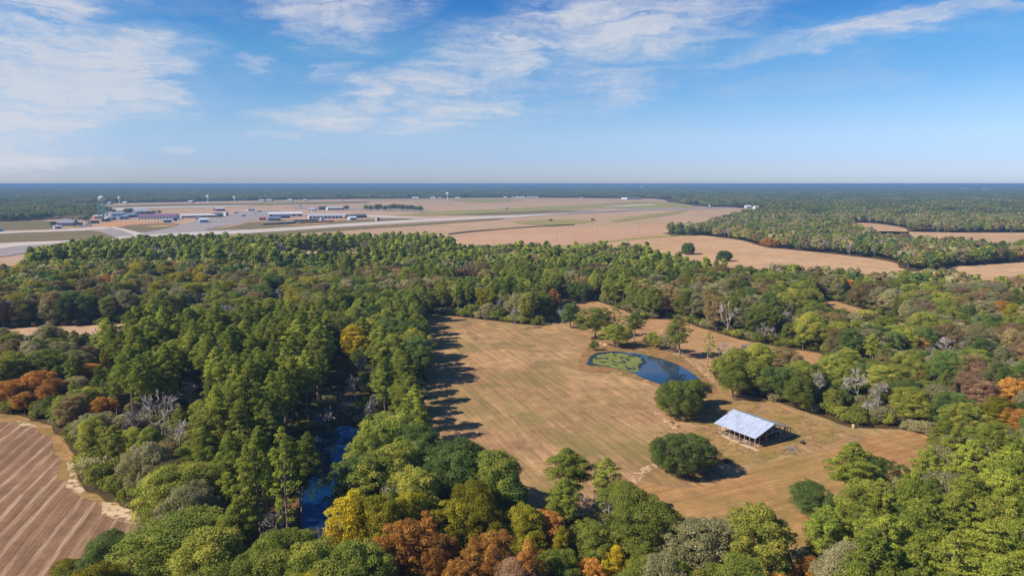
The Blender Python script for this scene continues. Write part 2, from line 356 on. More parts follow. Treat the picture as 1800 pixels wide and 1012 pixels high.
# --- left dirt road sliver, other tracks
sheet('dirt_road', [(-160, 583), (0, 577), (90, 574), (180, 571), (275, 566), (330, 566), (330, 571, 8), (275, 574, 12), (180, 579, 12), (90, 586, 12), (0, 592, 11), (-160, 600, 11)], .05, M['track'], .8, True)
sheet('dirt_road', [(500, 463), (560, 461), (640, 458), (640, 461, 9), (560, 464, 10), (500, 466, 10)], .05, M['track'], 1., True)
sheet('dirt_road', [(1436, 527), (1470, 530), (1520, 545), (1560, 560), (1600, 574), (1590, 576, 10), (1540, 562, 10), (1480, 548, 10), (1436, 540, 10)], .05, M['strip'], .8, True)
sheet('dirt_road', [(1255, 482), (1275, 481), (1300, 488), (1290, 497), (1262, 494)], .05, M['sand'], .8, True)
sheet('bare_clearing', [(1470, 648), (1500, 640), (1520, 660), (1500, 676), (1462, 668)], .05, M['strip'], .8, True)
sheet('bare_clearing', [(395, 880), (430, 862), (520, 850), (530, 880), (515, 935), (440, 935), (400, 915)], .05, M['straw'], .8)
# --- middle distance tan fields, right
sheet('tan_field', [(800, 440), (860, 434), (930, 428), (1060, 416), (1145, 409), (1200, 415), (1235, 414), (1300, 422), (1345, 434), (1440, 444), (1530, 454), (1575, 462), (1580, 470), (1600, 477), (1640, 478), (1680, 469), (1800, 461), (2000, 452), (2000, 500, 13),
       (1800, 492, 13), (1740, 487, 13), (1690, 476, 12), (1640, 481, 11), (1570, 486, 9), (1500, 486, 9), (1400, 479, 10), (1300, 474, 13), (1250, 463, 15), (1185, 448, 17), (1130, 426, 18), (1050, 424, 19), (1000, 426, 20), (930, 420, 20), (860, 420, 20), (810, 432, 18)], .06, M['tan'], 2., True)
sheet('tan_field', [(1500, 392), (1540, 393), (1590, 401), (1600, 405, 9), (1540, 405, 10), (1510, 399, 10)], .05, M['tan'], 2., True)
sheet('tan_field', [(1538, 407), (1620, 408), (1700, 409), (1800, 409), (2000, 408), (2000, 424, 13), (1800, 424, 13), (1760, 426, 13), (1700, 421, 13), (1620, 416, 13), (1545, 411, 13)], .05, M['tan'], 2., True)
sheet('farm_track', [(950, 437), (1060, 424), (1150, 415), (1230, 411), (1230, 413), (1150, 418), (1060, 428), (960, 441)], .12, M['greenf'], 1.)
# --- airfield
AIR = [(-700, 361), (-300, 359), (150, 358), (280, 356), (450, 352.5), (640, 349.5), (900, 347.5), (1130, 349), (1165, 351), (1180, 357), (1230, 363), (1300, 366), (1345, 369), (1338, 377), (1300, 383), (1262, 392), (1230, 404), (1165, 410), (1060, 423),
       (960, 436), (900, 446), (840, 458), (800, 452), (760, 446), (600, 446), (440, 447), (250, 452), (150, 458), (80, 474), (0, 500), (-200, 550), (-700, 520)]
o, AIRW = sheet('airfield_ground', AIR, .05, M['mauve'], 4., True)
CLEARA = CLEAR.pop()
WOODA = world_poly([(-700, 364), (-300, 362), (0, 362), (100, 363), (150, 366), (172, 372), (172, 381), (120, 384), (60, 387), (0, 390), (-300, 392), (-700, 400)])
sheet('red_tan_field', [(770, 430), (800, 417), (880, 403), (1000, 400), (1130, 396), (1250, 394), (1228, 404), (1165, 410), (1060, 423), (960, 436), (900, 446), (840, 462), (760, 451)], .2, M['redtan'], 3.)
sheet('bare_yard', [(150, 401), (200, 390), (290, 378), (380, 369), (480, 366), (560, 371), (650, 375), (760, 381), (880, 379), (960, 373), (1000, 370), (1000, 373), (900, 385), (760, 392), (620, 398), (470, 396), (360, 398), (260, 404), (200, 404)], .3, M['dirt'], 3.)
for p in ([(180, 363), (300, 359), (520, 356), (640, 354), (640, 357), (440, 361), (300, 366), (190, 369)],
          [(-60, 431), (0, 426), (60, 424), (200, 419), (192, 409), (150, 406), (90, 408), (0, 413), (-60, 417)],
          [(196, 402), (235, 396), (285, 393), (318, 394), (290, 402), (250, 408), (218, 408)],
          [(360, 405), (410, 398), (440, 391), (500, 388), (580, 388), (690, 384), (730, 386), (640, 393), (540, 399), (440, 406)],
          [(-300, 407), (0, 390), (80, 388), (95, 394), (95, 402), (0, 405), (-300, 412)],
          [(430, 412), (520, 405), (640, 398), (760, 391), (880, 384), (880, 386), (760, 395), (640, 403), (520, 411), (430, 420)],
          [(740, 374), (860, 371), (1020, 370), (1130, 370), (1010, 376), (880, 378), (750, 378)]):
    sheet('airfield_grass', p, .5, M['olive'], 2.)
for p in ([(690, 379), (780, 372), (880, 367), (1013, 361), (1110, 355), (1180, 356), (1225, 364), (1125, 367), (1060, 365.5), (957, 370), (880, 373), (760, 379)],
          [(900, 390), (935, 387.5), (982, 386), (1048, 388), (1010, 394), (960, 396), (925, 394)],
          [(1075, 388), (1120, 380), (1210, 369), (1190, 376), (1130, 385), (1085, 390)],
          [(790, 350.5), (880, 349), (920, 352), (850, 356), (800, 353)], [(440, 356), (520, 354), (560, 355.5), (450, 358.5)],
          [(640, 350.5), (760, 349), (760, 350.5), (650, 352)]):
    sheet('green_strip', p, .55, M['greenf'], 2.)
for p in ([(160, 399), (196, 391), (240, 390), (282, 391), (240, 395), (196, 400)], [(252, 399), (285, 396), (312, 395), (290, 399)], [(500, 397), (560, 391), (600, 389), (560, 394)]):
    sheet('clay_patch', p, .6, M['orange'], 1.)
for p in ([(168, 404), (195, 400), (215, 408), (260, 408), (310, 398), (350, 388), (390, 380), (440, 371), (480, 369), (500, 373), (478, 381), (440, 389), (390, 398), (362, 405), (440, 404), (440, 411), (330, 416), (255, 425), (215, 421)],
          [(-80, 452), (-60, 444), (0, 437), (50, 431), (120, 428), (240, 424), (120, 436), (40, 446), (0, 452)],
          [(880, 380), (1000, 373), (1130, 367), (1290, 364), (1290, 366), (1130, 370), (1000, 376), (880, 383)],
          [(520, 364), (640, 366), (760, 370), (760, 372), (640, 369), (520, 367)]):
    sheet('taxiway', p, .65, M['pave'], 1.)
for p in ([(200, 418), (236, 415), (340, 409), (440, 404.5), (640, 391.5), (760, 385), (880, 379.5), (1000, 376), (960, 379), (880, 384), (760, 389.5), (640, 397), (440, 410.5), (340, 415), (250, 422)],
          [(-60, 414), (0, 408), (95, 405), (180, 399), (196, 401), (170, 405), (95, 408), (0, 412), (-60, 420)],
          [(-80, 444), (0, 430), (60, 426), (240, 419), (240, 422), (50, 432), (0, 438), (-80, 450)],
          [(190, 366), (300, 363), (440, 361), (440, 362.5), (300, 366), (190, 368.5)],
          [(1056, 364.5), (1100, 361), (1150, 359), (1150, 360.5), (1100, 363)],
          [(600, 376), (680, 380), (760, 384), (690, 384), (600, 380)],
          [(195, 401), (200, 399), (240, 408), (270, 418), (250, 420), (225, 410)]):
    sheet('runway', p, .8, M['light'], .8)
sheet('drainage_ditch', [(786, 411.5), (830, 406), (880, 402.5), (940, 398), (1010, 395), (1010, 396), (940, 399.3), (880, 404), (830, 408), (788, 413)], .7, M['floor'], .5)

# --- water
def water_mat(name, c, rough=.02, ior=1.4):
    m, t, b = new_mat(name, rough, .5); b.inputs['Base Color'].default_value = c+(1,); b.inputs['IOR'].default_value = ior
    n = t.noise(pos(t), .8, 3, .5); bp = t.node('ShaderNodeBump'); bp.inputs['Strength'].default_value = .025; bp.inputs['Distance'].default_value = .1
    t.l.new(n, bp.inputs['Height']); t.l.new(bp.outputs[0], b.inputs['Normal'])
    return m
M['pondw'] = water_mat('pond_water', (.014, .04, .07), ior=1.75); M['creekw'] = water_mat('creek_water', (.003, .022, .060), ior=1.45)
POND = [(1030, 640), (1038, 626), (1052, 619), (1075, 617.5), (1110, 620), (1140, 625), (1168, 632), (1192, 641), (1214, 654), (1232, 669), (1250, 684), (1240, 689), (1190, 683), (1140, 669), (1110, 656), (1080, 647), (1050, 643), (1036, 643)]
o, PONDW = sheet('pond_water', POND, .16, M['pondw'], .5)
CREEK = [(552, 775), (570, 758), (592, 750), (612, 748), (636, 756), (655, 778), (665, 815), (662, 845), (690, 862), (745, 880), (775, 905), (740, 945), (660, 965), (600, 975), (548, 955), (528, 915), (524, 870), (532, 815)]
o, CREEKW = sheet('creek_water', CREEK, .06, M['creekw'], 1.)
CLEAR.append(np.array(world_poly([(530, 770), (575, 742), (592, 730), (588, 700), (580, 660), (590, 630), (612, 628), (618, 660), (626, 700), (614, 740), (624, 775), (616, 820, 6), (606, 858, 12), (597, 890, 14), (590, 922, 15), (568, 925, 14), (548, 912, 13), (532, 900, 8), (524, 870), (532, 815)])))
CLEAR.append(np.array(world_poly([(415, 868), (440, 860), (530, 855), (528, 905, 13), (480, 893, 13), (430, 886, 12)])))

def lily():
    P = np.array(world_poly([(1040, 638), (1046, 626), (1070, 621), (1096, 622), (1125, 629), (1128, 636), (1120, 644), (1122, 652), (1112, 655), (1090, 648), (1060, 643)], 0))
    V, F, C = [], [], []; x0, y0 = P.min(0); x1, y1 = P.max(0)
    k = 0
    while k < 5200:
        x = rng.uniform(x0, x1); y = rng.uniform(y0, y1)
        d = noise.noise(Vector((x*.45, y*.3, 3.)))
        if not inpoly(P, [x], [y])[0] or d < -.14: continue
        r = rng.uniform(.22, .55); i = len(V); a0 = rng.uniform(0, 6.28); z = .166+rng.uniform(0, .03)
        for q in range(6): V.append((x+r*math.cos(a0+q*1.0472), y+r*math.sin(a0+q*1.0472), z))
        F.append(tuple(range(i, i+6))); C.append(rng.uniform(0, 1)); k += 1
    m, t, b = new_mat('lily_leaf', .6, .3)
    at = t.node('ShaderNodeAttribute', attribute_name='tint').outputs['Fac']
    t.l.new(t.ramp(at, [(0, lin(78, 92, 36)), (.6, lin(120, 126, 56)), (1, lin(152, 148, 74))]), b.inputs['Base Color'])
    o = obj('lily_pads', mesh_np('lily_pads', V, F, [m], C)); tag(o, kind='stuff')
lily()

# ------------------------------------------------------------------ foliage
def leaf_mat(name, stops, gain=1.48, trans=.42, inst=.42):
    """leaf colour runs over a ramp by the clump's own tint and the tree's own random number"""
    m, t, b = new_mat(name, .75, .12)
    at = t.node('ShaderNodeAttribute', attribute_name='tint').outputs['Fac']
    rn = t.node('ShaderNodeObjectInfo').outputs['Random']
    f = t.math('ADD', t.math('MULTIPLY', at, 1-inst), t.math('MULTIPLY', rn, inst))
    col = t.ramp(f, [(p_, tuple(min(.8, v_*gain) for v_ in c_)) for p_, c_ in stops])
    hs = t.node('ShaderNodeHueSaturation'); t.l.new(col, hs.inputs['Color'])
    t.l.new(t.rng(t.math('FRACT', t.math('MULTIPLY', rn, 17.3)), 0, 1, .72, 1.30), hs.inputs['Value'])
    t.l.new(hs.outputs[0], b.inputs['Base Color'])
    tr = t.node('ShaderNodeBsdfTranslucent'); t.l.new(hs.outputs[0], tr.inputs[0])
    ms = t.node('ShaderNodeMixShader'); ms.inputs[0].default_value = trans
    t.l.new(b.outputs[0], ms.inputs[1]); t.l.new(tr.outputs[0], ms.inputs[2]); t.l.new(ms.outputs[0], t.n['Material Output'].inputs[0])
    return m
M['pine'] = leaf_mat('pine_needles', [(0, (.085, .130, .020)), (.5, (.200, .218, .030)), (1, (.340, .350, .048))])
M['oak'] = leaf_mat('olive_leaves', [(0, (.085, .110, .020)), (.5, (.178, .200, .030)), (1, (.360, .315, .055))])
M['moss'] = leaf_mat('grey_green_leaves', [(0, (.130, .130, .055)), (.5, (.240, .220, .095)), (1, (.370, .320, .165))])
M['liveoak'] = leaf_mat('evergreen_leaves', [(0, (.050, .085, .020)), (.5, (.105, .145, .032)), (1, (.180, .210, .050))], inst=.3)
M['dull'] = leaf_mat('brownish_leaves', [(0, (.115, .085, .030)), (.5, (.225, .165, .060)), (1, (.34, .25, .11))])
M['oakd'] = leaf_mat('green_oak_leaves', [(0, (.060, .090, .018)), (.5, (.135, .165, .028)), (1, (.235, .250, .045))], inst=.2)
M['yellow'] = leaf_mat('yellow_leaves', [(0, (.20, .17, .012)), (.5, (.46, .33, .015)), (1, (.70, .50, .025))], inst=.3)
M['ygreen'] = leaf_mat('yellow_green_leaves', [(0, (.16, .16, .012)), (.5, (.34, .30, .02)), (1, (.52, .42, .03))], gain=1.0, inst=.3)
M['rust'] = leaf_mat('orange_leaves', [(0, (.19, .085, .022)), (.5, (.40, .19, .04)), (1, (.58, .33, .06))], gain=1.35, inst=.3)
M['pink'] = leaf_mat('dull_red_leaves', [(0, (.13, .075, .040)), (.5, (.24, .145, .080)), (1, (.34, .22, .12))], inst=.3)
M['shrub'] = leaf_mat('shrub_leaves', [(0, (.080, .100, .015)), (.5, (.170, .185, .026)), (1, (.290, .270, .045))])
M['mix'] = leaf_mat('mixed_canopy', [(0, (.070, .105, .026)), (.3, (.140, .175, .034)), (.55, (.215, .235, .046)), (.75, (.300, .270, .085)), (.88, (.290, .230, .150)), (.95, (.34, .18, .08)), (1, (.42, .33, .07))], gain=1.0, inst=.35)
M['bark'] = plain('bark', (.16, .125, .10), .95, var=.3, sc=1.5)
M['pinebark'] = plain('pine_bark', (.27, .19, .145), .95, var=.3, sc=1.5)
M['twig'] = plain('bare_twig', (.36, .31, .27), .95, var=.25, sc=1.)
for k_ in ('mossbark',): M[k_] = plain('pale_bark', (.42, .39, .35), .95, var=.25, sc=1.)

def leaves(P, N, size, rs, long=1.0, flat=.6):
    """quads at P facing roughly N"""
    n = len(P); N = N+rs.normal(0, flat, (n, 3)); N /= np.linalg.norm(N, axis=1, keepdims=True)+1e-9
    T = rs.normal(0, 1, (n, 3)); T -= (T*N).sum(1, keepdims=True)*N; T /= np.linalg.norm(T, axis=1, keepdims=True)+1e-9
    B = np.cross(N, T); s = (size*rs.uniform(.6, 1.35, n))[:, None]
    V = np.stack([P-T*s*long, P-B*s*.62+T*s*.12, P+T*s*long, P+B*s*.62-T*s*.12], 1).reshape(-1, 3)
    return V, np.arange(4*n).reshape(n, 4)
def puffs(lobes, dens, size, rs, long=1.0, flat=.6, fill=.25):
    """lobes: rows (x,y,z,rx,rz,tint)"""
    L = np.asarray(lobes, float); PP, NN, CC = [], [], []
    for x, y, z, r, rz, ti in L:
        n = max(6, int(dens*r*(r+rz)/2)); d = rs.normal(0, 1, (n, 3)); d /= np.linalg.norm(d, axis=1, keepdims=True)
        d[:, 2] = np.where(d[:, 2] < -.35, -d[:, 2], d[:, 2])
        k = np.where(rs.random(n) < fill, rs.uniform(.4, .85, n), rs.uniform(.82, 1.12, n))
        bump = 1+.14*np.sin(d[:, 0]*5+x)*np.sin(d[:, 1]*5+y)+.1*np.sin(d[:, 2]*7+z)
        p = d*(k*bump)[:, None]*np.array([r, r, rz])+np.array([x, y, z])
        # drop what is deep inside a neighbour
        dd = (p[:, None, :]-L[None, :, :3])/np.stack([L[:, 3], L[:, 3], L[:, 4]], 1)[None]
        ins = ((dd**2).sum(2) < .42).sum(1)
        keep = (ins == 0) | (rs.random(n) < .10)
        PP.append(p[keep]); NN.append(d[keep]); CC.append(np.clip(ti+rs.normal(0, .16, keep.sum()), 0, 1))
    P = np.concatenate(PP); N = np.concatenate(NN); C = np.concatenate(CC)
    V, F = leaves(P, N, size, rs, long, flat)
    return V, F, C
def rot3(rs): return rs.uniform(0, 6.28318)

def pine_parts(seed, H=22., Rr=4.2, base=.45, dens=360, size=.14, npf=70, open_=0):
    rs = np.random.default_rng(seed); lob = []; mb = MB()
    lean = rs.normal(0, .02, 2); mb.tube((0, 0, -.3), (lean[0]*H*.6, lean[1]*H*.6, H*.6), .26, .18, 6, cap=False); mb.tube((lean[0]*H*.6, lean[1]*H*.6, H*.6), (lean[0]*H, lean[1]*H, H*.97), .18, .05, 5, cap=False)
    for i in range(npf):
        u = (i+.5)/npf; z = H*(base+(1-base)*u**.85)
        prof = (math.sin(math.pi*min(1, (u*.80+.22)))**.8)
        prof *= 1 if u > .15 else .75
        rr = Rr*max(.08, prof)*rs.uniform(.45, 1.0); a = i*2.39996+rs.uniform(-.5, .5)
        if u > .96: rr *= .3
        x, y = lean[0]*z+rr*math.cos(a), lean[1]*z+rr*math.sin(a); zz = z+rs.uniform(-.5, .5)+rr*.12
        r = rs.uniform(.6, 1.1)*(.75+.35*(1-u))*Rr/4.2
        lob.append((x, y, zz, r, r*.72, rs.uniform(.2, .85)))
        mb.tube((lean[0]*z, lean[1]*z, z-rr*.15), (x, y, zz-.2), .07, .025, 3, cap=False)
        if rr > 1.6 and not open_:
            k = rs.uniform(.4, .65); lob.append((x*k, y*k, zz+.15, r*.85, r*.6, rs.uniform(.1, .7)))
    return puffs(lob, dens, size, rs, 1.15, .8), mb
def dome_lobes(rs, H, Rr, z0, n, r0, sq=1.0, low=-.5, top=1.0, irr=.18):
    lob = []; zc = (H+z0)/2; hz = (H-z0)/2
    ph = rs.uniform(0, 6.28, 4)
    for i in range(n):
        u = low+(1-low)*(i+.5)/n; a = i*2.39996+rs.uniform(-.35, .35); c = math.sqrt(max(0, 1-u*u))**sq
        k = 1+irr*(math.sin(a*2+ph[0])+.7*math.sin(a*3+ph[1]+u*3))+rs.uniform(-.12, .08)
        r = r0*rs.uniform(.72, 1.25); rad = max(0, Rr*k-r*.6)*(1-.16*(rs.random() < .3))
        lob.append((rad*c*math.cos(a), rad*c*math.sin(a), zc+(hz-r*.5)*u*(1+rs.uniform(-.12, .10)), r, r*rs.uniform(.7, .95), rs.uniform(.15, .9)))
    for i in range(n//6):
        a = rs.uniform(0, 6.28); q = rs.uniform(0, .55)*Rr; lob.append((q*math.cos(a), q*math.sin(a), zc+rs.uniform(-.3, .5)*hz, r0*1.2, r0, .3))
    return lob
def limbs(rs, H, Rr, z0, n=6, r=.35, split=True):
    mb = MB(); zt = max(z0*.9, H*.22); mb.tube((0, 0, -.3), (0, 0, zt), r, r*.75, 7, cap=False)
    mb.tube((0, 0, zt), (rs.normal(0, .3), rs.normal(0, .3), H*.8), r*.6, .06, 5, cap=False)
    for i in range(n):
        a = i*6.28/n+rs.uniform(-.4, .4); e = (Rr*.75*math.cos(a), Rr*.75*math.sin(a), zt+(H-zt)*rs.uniform(.25, .75)); mb.tube((0, 0, zt*rs.uniform(.8, 1.2)), e, r*.45, .06, 5, cap=False)
    return mb
def broad_parts(seed, H=16., Rr=5.5, z0=2.5, n=46, r0=1.7, dens=150, size=.26, low=-.65, irr=.16, sq=.9):
    rs = np.random.default_rng(seed); lob = dome_lobes(rs, H, Rr, z0, n, r0, sq, low, irr=irr)
    return puffs(lob, dens, size, rs, 1.0, .55), limbs(rs, H, Rr, z0)
def bare_parts(seed, H=14., Rr=4.5, thick=.055, n=5):
    rs = np.random.default_rng(seed); mb = MB(); tw = MB()
    def grow(p, d, L, r, lv):
        q = p+d*L
        (mb if lv < 2 else tw).tube(p, q, r, r*.62, 5 if lv < 2 else 3, cap=False)
        if lv >= 5: return
        k = 3 if lv < 4 else 4
        for i in range(k):
            nd = (d+Vector(rs.normal(0, .48, 3))+Vector((0, 0, .10))).normalized()
            grow(p.lerp(q, rs.uniform(.55, 1.0)), nd, L*rs.uniform(.62, .85), max(thick, r*.58), lv+1)
    grow(Vector((0, 0, -.2)), Vector((rs.normal(0, .05), rs.normal(0, .05), 1)).normalized(), H*.27, .22, 0)
    return tw, mb

PROTO = {}   # kind -> list of (crown_mesh, trunk_mesh, H, R)
def proto(kind, crown, mb, H, Rr, bark):
    V, F, C = crown
    # vertices per quad are unshared: tint per face
    cm = mesh_np(kind+'_crown', V, F, [M['oak']], C)
    tm = bpy.data.meshes.new(kind+'_trunk'); tm.from_pydata(mb.v, [], mb.f); tm.materials.append(bark); tm.update()
    PROTO.setdefault(kind, []).append((cm, tm, H, Rr))
for s_ in range(6):
    H_ = 22+s_ % 3*1.5; c, b_ = pine_parts(10+s_, H_, [4.2, 3.6, 4.8, 4.0, 3.4, 4.6][s_], [.46, .5, .40, .44, .36, .42][s_]); proto('pine', c, b_, H_, 4.2, M['pinebark'])
for s_ in range(3):
    c, b_ = pine_parts(40+s_, 16, [3.2, 3.8, 3.0][s_], .35, 170, .19, 34, 1); proto('thinpine', c, b_, 16, 3.4, M['pinebark'])
for s_ in range(8):
    H_ = 15+s_ % 3*1.5; R_ = [5.2, 6.0, 4.6, 5.6, 6.4, 5.0, 5.6, 4.4][s_]; c, b_ = broad_parts(60+s_, H_, R_, 2., 96+s_*6, [1.25, 1.4, 1.1, 1.3, 1.45, 1.2, .95, 1.0][s_], 280, .148, irr=.32); proto('broad', c, b_, H_, R_, M['bark'])
for s_ in range(3):
    c, b_ = broad_parts(80+s_, 11.2, 8.6, .7, 210, 1.3, 270, .15, -.80, .13, .66); proto('liveoak', c, b_, 11.2, 8.6, M['bark'])
for s_ in range(3):
    c, b_ = broad_parts(90+s_, 15, 3.8, 1.5, 48, 1.2, 230, .16, -.8, .24); proto('narrow', c, b_, 15, 3.8, M['bark'])
for s_ in range(4):
    c, b_ = broad_parts(100+s_, 3.2, 2.4, .1, 22, .9, 240, .15, -.7, .25); proto('bush', c, b_, 3.2, 2.4, M['bark'])
for s_ in range(4):
    tw, mb = bare_parts(120+s_)
    # bare tree: twigs are the crown
    tm = bpy.data.meshes.new('twigs'); tm.from_pydata(tw.v, [], tw.f); tm.materials.append(M['twig']); tm.update()
    bm_ = bpy.data.meshes.new('limbs'); bm_.from_pydata(mb.v, [], mb.f); bm_.materials.append(M['twig']); bm_.update()
    zs = max(v[2] for v in tw.v); PROTO.setdefault('bare', []).append((tm, bm_, zs, 4.5))

# ------------------------------------------------------------------ tree placement
KINDS = {  # key: (proto kind, material, object name, category)
 'P': ('pine', 'pine', 'pine_tree', 'pine tree'), 'p': ('thinpine', 'pine', 'pine_tree', 'pine tree'),
 'O': ('broad', 'oak', 'broadleaf_tree', 'tree'), 'M': ('broad', 'moss', 'broadleaf_tree', 'tree'), 'L': ('liveoak', 'liveoak', 'evergreen_oak', 'oak tree'),
 'D': ('broad', 'liveoak', 'broadleaf_tree', 'tree'), 'Y': ('narrow', 'yellow', 'autumn_tree', 'autumn tree'), 'y': ('broad', 'ygreen', 'autumn_tree', 'autumn tree'),
 'R': ('broad', 'rust', 'autumn_tree', 'autumn tree'), 'r': ('narrow', 'rust', 'autumn_tree', 'autumn tree'), 'K': ('broad', 'pink', 'autumn_tree', 'autumn tree'),
 'G': ('broad', 'dull', 'broadleaf_tree', 'tree'),
 'B': ('bare', None, 'bare_tree', 'bare tree'), 'S': ('bush', 'shrub', 'shrub', 'shrub'), 'b': ('bush', 'moss', 'shrub', 'shrub')}
SHADE = {'G': 'brownish green', 'P': 'green', 'p': 'thin green', 'O': 'olive green', 'M': 'grey-green', 'L': 'dark green round', 'D': 'dark green', 'Y': 'bright yellow', 'y': 'yellow-green',
         'R': 'rusty orange', 'r': 'slim rusty orange', 'K': 'dull red', 'B': 'leafless grey', 'S': 'green', 'b': 'grey-green'}
NOUN = {'pine_tree': 'pine', 'broadleaf_tree': 'broadleaf tree', 'autumn_tree': 'autumn tree', 'bare_tree': 'tree', 'shrub': 'shrub', 'evergreen_oak': 'oak'}
TREES = []   # dict(k,x,y,h,sx,label)
def T(k, px, py, h, w=None, top=True, label=None):
    """a tree whose top (or foot) is seen at px,py; h metres tall, w metres crown width"""
    x, y = G(px, py, h if top else 0.0); TREES.append(dict(k=k, x=x, y=y, h=h, w=w, label=label, man=True)); return x, y

# trees standing free in the fields
_a, _b = G(1200.5, 832.5), G(1193.5, 731.5)
TREES.append(dict(k='L', x=_a[0], y=_a[1], h=9.9, w=16.2, man=True, label='large dome-shaped dark green oak standing alone in front of the barn'))
TREES.append(dict(k='L', x=_b[0], y=_b[1], h=10.8, w=16.2, man=True, label='large round green oak between the pond tip and the barn', mat='oakd'))
T('O', 1224, 668, 9, 8, label='small light green tree tucked behind the round oak at the pond tip')
T('D', 1003, 576, 13, 9, False, 'dark tree nearest the field corner left of the pond group')
T('B', 988, 573, 11, 8, False, 'grey leafless tree leaning against the dark tree at the field corner')
T('S', 1020, 574, 5, 5, False, 'low bush between the field corner tree and the broad olive tree')
T('O', 1046, 594, 15, 15, False, 'broad olive tree on a short trunk beside the upper left end of the pond')
T('p', 1078, 592, 15, 7, False, 'thin airy pine behind the small bright tree above the lily pads')
T('O', 1080, 610, 10.5, 13, False, 'small bright green tree standing on the pond bank above the lily pads')
T('p', 1097, 607, 14, 8, False, 'darker slim pine just right of the bright green pond bank tree')
T('P', 1114, 601, 14.5, 12, False, 'open-crowned pine at the right end of the pond tree group')
T('S', 1044, 616, 4.5, 3.0, False, 'small bright green sapling at the left corner of the pond')
T('S', 1146, 609, 6.5, 7, False, 'rounded green bush left of the tall pine behind the pond')
T('y', 1160, 613, 5.5, 6, False, 'yellowish bush beside the tall pine behind the pond')
T('M', 1176, 620, 9.5, 7.5, False, 'grey-green small tree touching the tall pine behind the pond')
T('P', 1195, 629, 18.5, 15, False, 'tall spreading pine reflected in the pond')
T('p', 1243, 645, 15, 6.5, False, 'thin lone pine at the right shore above the pond tip')
T('B', 1272, 652, 12, 10, False, 'pale grey leafless tree at the left end of the thicket behind the barn')
T('L', 1018, 527, 13, 19, False, 'dark round oak at the far end of the mown strip')
T('L', 1210, 447, 13.5, 15, False, 'round dark oak standing in the tan field, the left one of two')
T('L', 1272, 459, 11.5, 13.5, False, 'smaller round dark oak standing in the tan field, the right one of two')
T('b', 1632, 763, 3.6, 8, False, 'greyish-purple twiggy bush at the right tip of the hay field')
T('b', 1612, 758, 3.0, 6, False, 'low grey bush next to the twiggy bush at the hay field tip')
